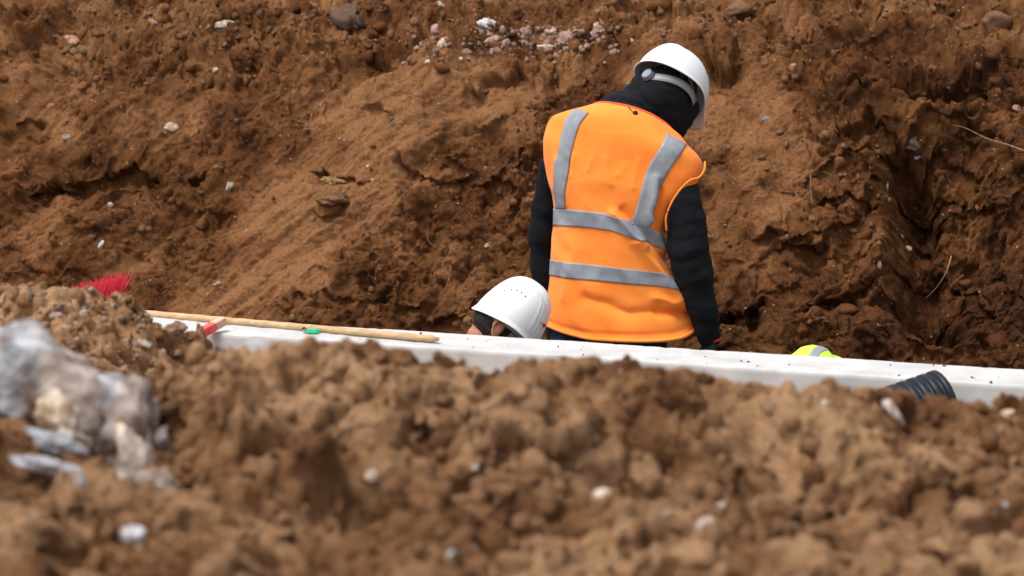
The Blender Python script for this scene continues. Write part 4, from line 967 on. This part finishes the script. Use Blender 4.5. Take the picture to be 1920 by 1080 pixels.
def vest_off(P, tt):
    """cloth folds as real relief, pushed out from the torso axis"""
    u, v = proj(P); h = np.zeros(u.shape)
    def fold(pts, w_, am):
        d_ = polydist(u+3*vn2(u/30., v/30., 5), v+3*vn2(u/30., v/30., 6), pts); return 2.3*am*(.6*np.exp(-(d_/w_)**2)+.4*np.exp(-d_/(w_*.7)))
    h += fold([(1150, 400), (1200, 455), (1262, 545), (1300, 600)], 9, .010)-fold([(1172, 395), (1220, 445), (1275, 520)], 9, .009)
    h += fold([(1190, 455), (1235, 520), (1262, 560)], 8, .007)-fold([(1210, 470), (1250, 520)], 6, .006)
    h += fold([(1228, 330), (1215, 400), (1245, 470)], 7, .007)-fold([(1238, 360), (1232, 430)], 6, .007)
    h += fold([(1060, 430), (1075, 470), (1060, 560)], 14, .004)-fold([(1100, 560), (1180, 590), (1290, 585)], 12, .006)+fold([(1230, 560), (1300, 575)], 9, .006)
    h += fold([(1045, 300), (1060, 380)], 10, .004)-fold([(1240, 590), (1300, 585)], 8, .007)
    for x0, y0, x1, y1, w2_ in ((1080, 292, 1070, 330, 5), (1112, 300, 1106, 322, 5), (1142, 296, 1146, 345, 6), (1172, 306, 1160, 330, 5), (1196, 300, 1184, 352, 6)): h += fold([(x0, y0), (x1, y1)], w2_, .0016)
    h += fold([(1060, 345), (1120, 338), (1190, 352)], 22, .002)
    h += .008*vn3(P*np.array([1, 1, .55]), 9, 61)+.0035*vn3(P, 20, 67)+.007*(.5-np.abs(vn3(P*np.array([1, 1, .7])+.03*vn3(P, 6, 3)[..., None], 7, 71)))
    h += fold([(1060, 225), (1120, 250), (1200, 255), (1260, 280)], 30, .0022)
    hem = np.exp(-((tt-(NT-6))/2.4)**2); h -= .004*hem; h += .004*np.exp(-((tt-(NT-1))/2.2)**2)
    return h
def vest_surface(th, tt, off=0.):
    P = vest_pt(th, tt); h = vest_off(P, tt)+off
    i = np.clip(tt, 0, NT-2).astype(int); ax_ = P-Vc[i]; ax_[..., 2] *= .25
    ax_ /= np.maximum(np.linalg.norm(ax_, axis=-1, keepdims=True), 1e-6)
    up = np.clip(1-tt/24., 0, 1)[..., None]; ax_ = ax_*(1-up*.8)+np.array([0, -.3, 1.])*up*.8
    return P+ax_*h[..., None]
sub = np.arange(0, NT-1+.001, .5); T2, TH2 = np.meshgrid(sub, TH, indexing='ij')
P = vest_surface(TH2, T2); me = np_mesh('vest', P.reshape(-1, 3), grid_faces(len(sub), len(TH), True))
bm = bmesh.new(); bm.from_mesh(me); bmesh.ops.recalc_face_normals(bm, faces=bm.faces)
if sum(f.normal.dot(f.calc_center_median()-Vector(Vc[NT//2])) for f in bm.faces) < 0: bmesh.ops.reverse_faces(bm, faces=bm.faces)
bm.to_mesh(me); bm.free()
vest = link('vest', me, M['orange'], w1); me.materials.append(M['orange_in'])
sm = vest.modifiers.new('solid', 'SOLIDIFY'); sm.thickness = .005; sm.offset = -1; sm.material_offset = 1; sm.material_offset_rim = 0
# pixel -> row tables on the camera side
TT = np.arange(0, NT-1, .25)
def row_for_v(th, vv):
    P = vest_pt(np.full(TT.shape, th), TT); _, v = proj(P); return float(np.interp(vv, v, TT))
def strip_h(name, top_, bot_, parent):
    """horizontal tape: polylines (u,v) of its upper and lower edge, wrapped on round the chest"""
    nth = 181; ths = np.linspace(0, np.pi, nth); rows = []
    for th in ths:
        # iterate: u at this angle and row
        r0 = row_for_v(th, 450); 
        for _ in range(4):
            u, v = proj(vest_pt(np.array([th]), np.array([r0]))); r0 = row_for_v(th, float(np.interp(u[0], [p[0] for p in top_], [p[1] for p in top_])))
        r1 = r0
        for _ in range(4):
            u, v = proj(vest_pt(np.array([th]), np.array([r1]))); r1 = row_for_v(th, float(np.interp(u[0], [p[0] for p in bot_], [p[1] for p in bot_])))
        rows.append((r0, r1))
    rows = np.array(rows); fr = np.linspace(0, 1, 60)[1:-1]; ths = np.r_[ths, np.pi+fr*np.pi]
    rows = np.vstack([rows, rows[-1]*(1-fr[:, None])+rows[0]*fr[:, None]])
    K = 10; G = np.array([rows[:, 0]*(1-k/K)+rows[:, 1]*k/K for k in range(K+1)]); Tn = np.broadcast_to(ths, G.shape)
    P = vest_surface(Tn, G, .0022); me = np_mesh(name, P.reshape(-1, 3), grid_faces(K+1, len(ths), True)); o = link(name, me, M['reflect'], vest)
    s_ = o.modifiers.new('solid', 'SOLIDIFY'); s_.thickness = .0014; s_.offset = 0; return o
def strip_v(name, pts, parent):
    """shoulder tape: list of (v, u_left, u_right)"""
    rows = np.arange(0, 1, 1/90.); V0, V1 = pts[0][0], pts[-1][0]; out = []
    K = 8
    thg = np.linspace(.02, np.pi-.02, 400)
    G = []
    for f in rows:
        vv = V0+(V1-V0)*f; ul = np.interp(vv, [p[0] for p in pts], [p[1] for p in pts]); ur = np.interp(vv, [p[0] for p in pts], [p[2] for p in pts]); line = []
        for k in range(K+1):
            uu = ul+(ur-ul)*k/K; th, tt = 1.5, 30.
            for _ in range(8):
                ug, _v = proj(vest_pt(thg, np.full(thg.shape, tt))); th = float(np.interp(-uu, -ug, thg)); tt = row_for_v(th, vv+pts[0][3]*(k/K if False else 0)+(k/K-.5)*slope(vv, pts))
            line.append((th, tt))
        G.append(line)
    G = np.array(G); P = vest_surface(G[..., 0], G[..., 1], .0034); me = np_mesh(name, P.reshape(-1, 3), grid_faces(len(rows), K+1)); o = link(name, me, M['reflect'], vest)
    s_ = o.modifiers.new('solid', 'SOLIDIFY'); s_.thickness = .0014; s_.offset = 0; return o
def slope(vv, pts): return np.interp(vv, [p[0] for p in pts], [p[3] for p in pts])
strip_h('waist_tape', [(1015, 391), (1060, 392), (1130, 399), (1175, 412), (1210, 424), (1258, 450), (1300, 470)], [(1015, 422), (1060, 424), (1145, 432), (1185, 447), (1215, 452), (1258, 478), (1300, 500)], vest)
strip_h('hem_tape', [(1015, 482), (1040, 488), (1100, 496), (1160, 502), (1230, 510), (1275, 528), (1310, 545)], [(1015, 512), (1040, 518), (1100, 525), (1170, 532), (1235, 537), (1275, 545), (1310, 560)], vest)
strip_v('shoulder_tape', [(207, 1084, 1110, 8), (227, 1067, 1096, 6), (250, 1059, 1086, 4), (271, 1053, 1079, 3), (310, 1046, 1070, 2), (350, 1043, 1065, 1), (393, 1043, 1063, 0)], vest)
strip_v('shoulder_tape', [(260, 1248, 1283, 20), (284, 1232, 1267, 18), (310, 1217, 1251, 14), (335, 1206, 1240, 10), (365, 1197, 1230, 7), (395, 1191, 1222, 6), (426, 1186, 1216, 6)], vest)
# neckline binding, hem binding, toggle cord
def ring_tube(name, tt, r, mt, th0=0, th1=2*np.pi, off=0.):
    th = np.linspace(th0, th1, 140); P = vest_surface(th, np.full(th.shape, float(tt)), off); return tube(name, [p for p in P], r, mt, vest, 8, caps=False)
ring_tube('neck_binding', .4, .0042, M['orange_in'])
ring_tube('hem_binding', NT-2.2, .0062, M['orange'])
cordp = [at(1178, 200, 9.535), at(1183, 206, 9.53), at(1188, 211, 9.528)]
tube('cord', [p for p in spline([c[:] for c in cordp], 5)], .0016, M['dark'], vest, 6)
bm = bmesh.new(); bmesh.ops.create_icosphere(bm, subdivisions=3, radius=.0095, matrix=Matrix.Translation(at(1191, 212, 9.522))@Matrix.Diagonal((1, .8, .95, 1))); me = bpy.data.meshes.new('toggle'); bm.to_mesh(me); bm.free(); link('toggle', me, M['dark'], vest)
for ch in bpy.data.objects:
    if ch.parent == vest: ch.matrix_parent_inverse = Matrix.Identity(4)
for ch in bpy.data.objects:
    if ch.parent == hm: ch.matrix_parent_inverse = Matrix.Identity(4)
# right armhole roll
pts = [at(u, v, Y) for u, v, Y in ((1322, 303, 9.50), (1320, 320, 9.475), (1310, 333, 9.455), (1294, 338, 9.44), (1275, 356, 9.435), (1258, 382, 9.435), (1249, 408, 9.44), (1250, 432, 9.45))]
ah = tube('armhole_edge', spline([p[:] for p in pts], 8), .0036, M['orange'], vest, 8); ah.matrix_parent_inverse = Matrix.Identity(4)

# ---- worker 2: kneeling, head bowed, only head above the wall
Y2 = 9.36; w2c = at(925, 640, Y2)
w2 = empty('person', (w2c.x-.1, Y2+.05, FLOOR), 'crouching worker with dark hair and white vented helmet, head bowed low behind the wall', 'person')
F2, U2, R2 = frame_of(Vector((.80, -.06, -.585)), Vector((.585, .02, .81)))
HC2 = at(953, 607, Y2); H2 = HC2-U2*.012-F2*.012
nb2 = H2-U2*.135-F2*.025; ch2 = nb2+Vector((-.10, .04, -.20)); pv2 = ch2+Vector((-.16, .02, -.26))
ls2 = nb2+Vector((.0, .17, -.09)); rs2 = nb2+Vector((.0, -.125, -.10)); 
le2 = ls2+Vector((.12, .03, -.25)); re2 = rs2+Vector((.12, .02, -.26)); lw2 = le2+Vector((.22, -.02, -.10)); rw2 = re2+Vector((.22, .03, -.10))
lk2 = Vector((pv2.x+.36, pv2.y+.12, FLOOR+.3)); rk2 = Vector((pv2.x+.30, pv2.y-.06, FLOOR+.08)); la2 = Vector((pv2.x+.3, pv2.y+.12, FLOOR+.07)); ra2 = Vector((pv2.x-.12, pv2.y-.07, FLOOR+.07))
b2 = [[(H2-U2*.05-F2*.03, .056), (nb2, .056)], [(nb2, .06), (ch2, .11), (pv2, .12)], [(ls2, .055), (nb2, .05), (rs2, .055)], [(ls2, .05), (le2, .04), (lw2, .028)], [(rs2, .05), (re2, .04), (rw2, .028)],
      [(pv2, .11), (lk2, .06), (la2, .045), (la2+Vector((.14, 0, -.03)), .03)], [(pv2, .11), (rk2, .06), (ra2, .045), (ra2+Vector((-.1, 0, -.03)), .03)]]
b2 += hand_chains(lw2, Vector((.9, 0, -.4)), Vector((0, -1, .2)), Vector((0, 0, -1)))+hand_chains(rw2, Vector((.9, 0, -.4)), Vector((0, 1, .2)), Vector((0, 0, -1)))+face_chains(H2, F2, U2, R2, 1., .080, .8)
blob('body', b2, M['skin'], w2, .0042, 1, head_ell(H2, F2, U2, R2)+ears(H2-U2*.013, F2, U2, R2, .083))
blob('hair', [], M['hair'], w2, .005, 2, [(H2+U2*.016-F2*.014, R2*.0805, F2*.094, U2*.108), (H2-U2*.018-F2*.055, R2*.062, F2*.044, U2*.052), (H2+U2*.010-F2*.045, R2*.074, F2*.045, U2*.045)], wr=.0015, wrs=60)
blob('jacket', [[(nb2+Vector((-.035, .0, -.05)), .072), (ch2, .135), (pv2, .14)], [(ls2+Vector((0, 0, -.03)), .062), (nb2+Vector((-.04, 0, -.10)), .06), (rs2+Vector((0, 0, -.03)), .062)], [(ls2, .062), (le2, .056), (lw2, .042)], [(rs2, .062), (re2, .056), (rw2, .042)]], M['navy'], w2, .009, 4, wr=.006, seed=14)
blob('trousers', [[(pv2, .135), (lk2, .085), (la2+Vector((0, 0, .04)), .066)], [(pv2, .135), (rk2, .085), (ra2, .064)]], M['navy'], w2, .009, 4, wr=.006, seed=15)
hm2, sp2, surf2, _ = helmet(w2, HC2, F2, U2, 1.0, a=.119, b=.104, h=.163, logo=True, vx=-.045, vy=.068, vsp=.0165)
# red logo mark on the brow side of the shell
bm = bmesh.new()
def onsh(x, y): 
    z = surf2(x, y); n = (F2*(x/.119**2)+R2*(y/.104**2)+U2*(z/.163**2)).normalized(); return sp2(x, y, z)+n*.0012
def quad(pts_): bm.faces.new([bm.verts.new(onsh(*p)) for p in pts_])
quad([(.096, .048), (.096, .042), (.083, .057), (.083, .063)]); quad([(.096, .048), (.096, .042), (.102, .030), (.1025, .036)])
me = bpy.data.meshes.new('logo'); bm.to_mesh(me); bm.free(); lg = link('logo_mark', me, M['logo'], hm2, False)
fix_children(w2)
for ch in bpy.data.objects:
    if ch.parent == hm2: ch.matrix_parent_inverse = Matrix.Identity(4)

# ---- worker 3: bent double further right, only the yellow back shows
Y3 = 9.15; top3 = at(1532, 644, Y3)
w3 = empty('person', (top3.x+.1, Y3+.1, FLOOR), 'bending worker whose yellow hi-vis back with grey stripe just shows above the wall', 'person')
sh3 = top3+Vector((-.01, .03, -.10)); pv3 = sh3+Vector((.30, .12, -.20)); nb3 = sh3+Vector((-.13, .0, -.05)); h3 = nb3+Vector((-.12, .0, -.16))
F3, U3, R3 = frame_of(Vector((-.3, 0, -.95)), Vector((-.95, 0, .3)))
b3 = [[(nb3, .055), (sh3, .08), (pv3, .11)], [(h3, .055), (nb3, .055)]]
arms3, legs3 = [], []
for sgn in (-1, 1):
    s3 = sh3+Vector((-.03, .15*sgn+.03, -.08)); e3 = s3+Vector((-.05, .02*sgn, -.26)); q3 = e3+Vector((-.12, 0, -.2)); arms3.append([(s3, .05), (e3, .04), (q3, .028)])
    k3 = Vector((pv3.x-.08, pv3.y+.11*sgn, -.62)); a3 = Vector((pv3.x+.05, pv3.y+.12*sgn, FLOOR+.07)); legs3.append([(pv3+Vector((0, .08*sgn, 0)), .09), (k3, .06), (a3, .045), (a3+Vector((-.14, 0, -.035)), .03)])
    b3 += hand_chains(q3, Vector((-.4, 0, -.9)), Vector((0, -sgn, 0)), Vector((1, 0, 0)))
b3 += arms3+legs3+[[(sh3+Vector((-.03, -.12, -.08)), .05), (sh3, .06), (sh3+Vector((-.03, .18, -.08)), .05)]]+face_chains(h3, F3, U3, R3)
blob('body', b3, M['skin'], w3, .008, 2, head_ell(h3, F3, U3, R3))
blob('trousers', [[(p, r+.03) for p, r in l[:3]] for l in legs3]+[[(pv3+Vector((0, -.08, 0)), .12), (pv3+Vector((0, .08, 0)), .12)]], M['navy'], w3, .01, 3)
blob('sleeves', [[(p, r+.014) for p, r in l] for l in arms3], M['black'], w3, .008, 3)
vc3 = [[(sh3+Vector((-.10, .0, -.045)), .06), (sh3+Vector((.0, -.0, -.0)), .09), (sh3+Vector((.09, .04, -.085)), .115), (pv3+Vector((-.02, 0, -.02)), .13)], [(sh3+Vector((-.04, -.08, -.05)), .058), (sh3+Vector((-.04, .10, -.04)), .06)]]
v3 = blob('yellow_vest', vc3, M['yellow'], w3, .007, 5, wr=.003, seed=31)
helmet(w3, h3+U3*.012, F3, U3)[0]
# stripe hugging the yellow back
from mathutils.bvhtree import BVHTree
bvh = BVHTree.FromPolygons([v.co[:] for v in v3.data.vertices], [p.vertices[:] for p in v3.data.polygons]); V = []
K = 6; rows_ = np.linspace(-.12, .16, 40)
for y in rows_:
    for k in range(K+1):
        o_p = Vector((top3.x-.012+.034*k/K+y*.7, Y3+y, top3.z+.5)); hit = bvh.ray_cast(o_p, Vector((0, 0, -1)))
        q = hit[0]+hit[1]*.002 if hit[0] else Vector((o_p.x, o_p.y, top3.z-.12)); V.append(q[:])
me = np_mesh('grey_tape', V, grid_faces(len(rows_), K+1)); gt = link('grey_tape', me, M['reflect'], v3); gt.matrix_parent_inverse = Matrix.Identity(4)
fix_children(w3)
for ch in bpy.data.objects:
    if ch.parent and ch.parent.parent: ch.matrix_parent_inverse = Matrix.Identity(4)
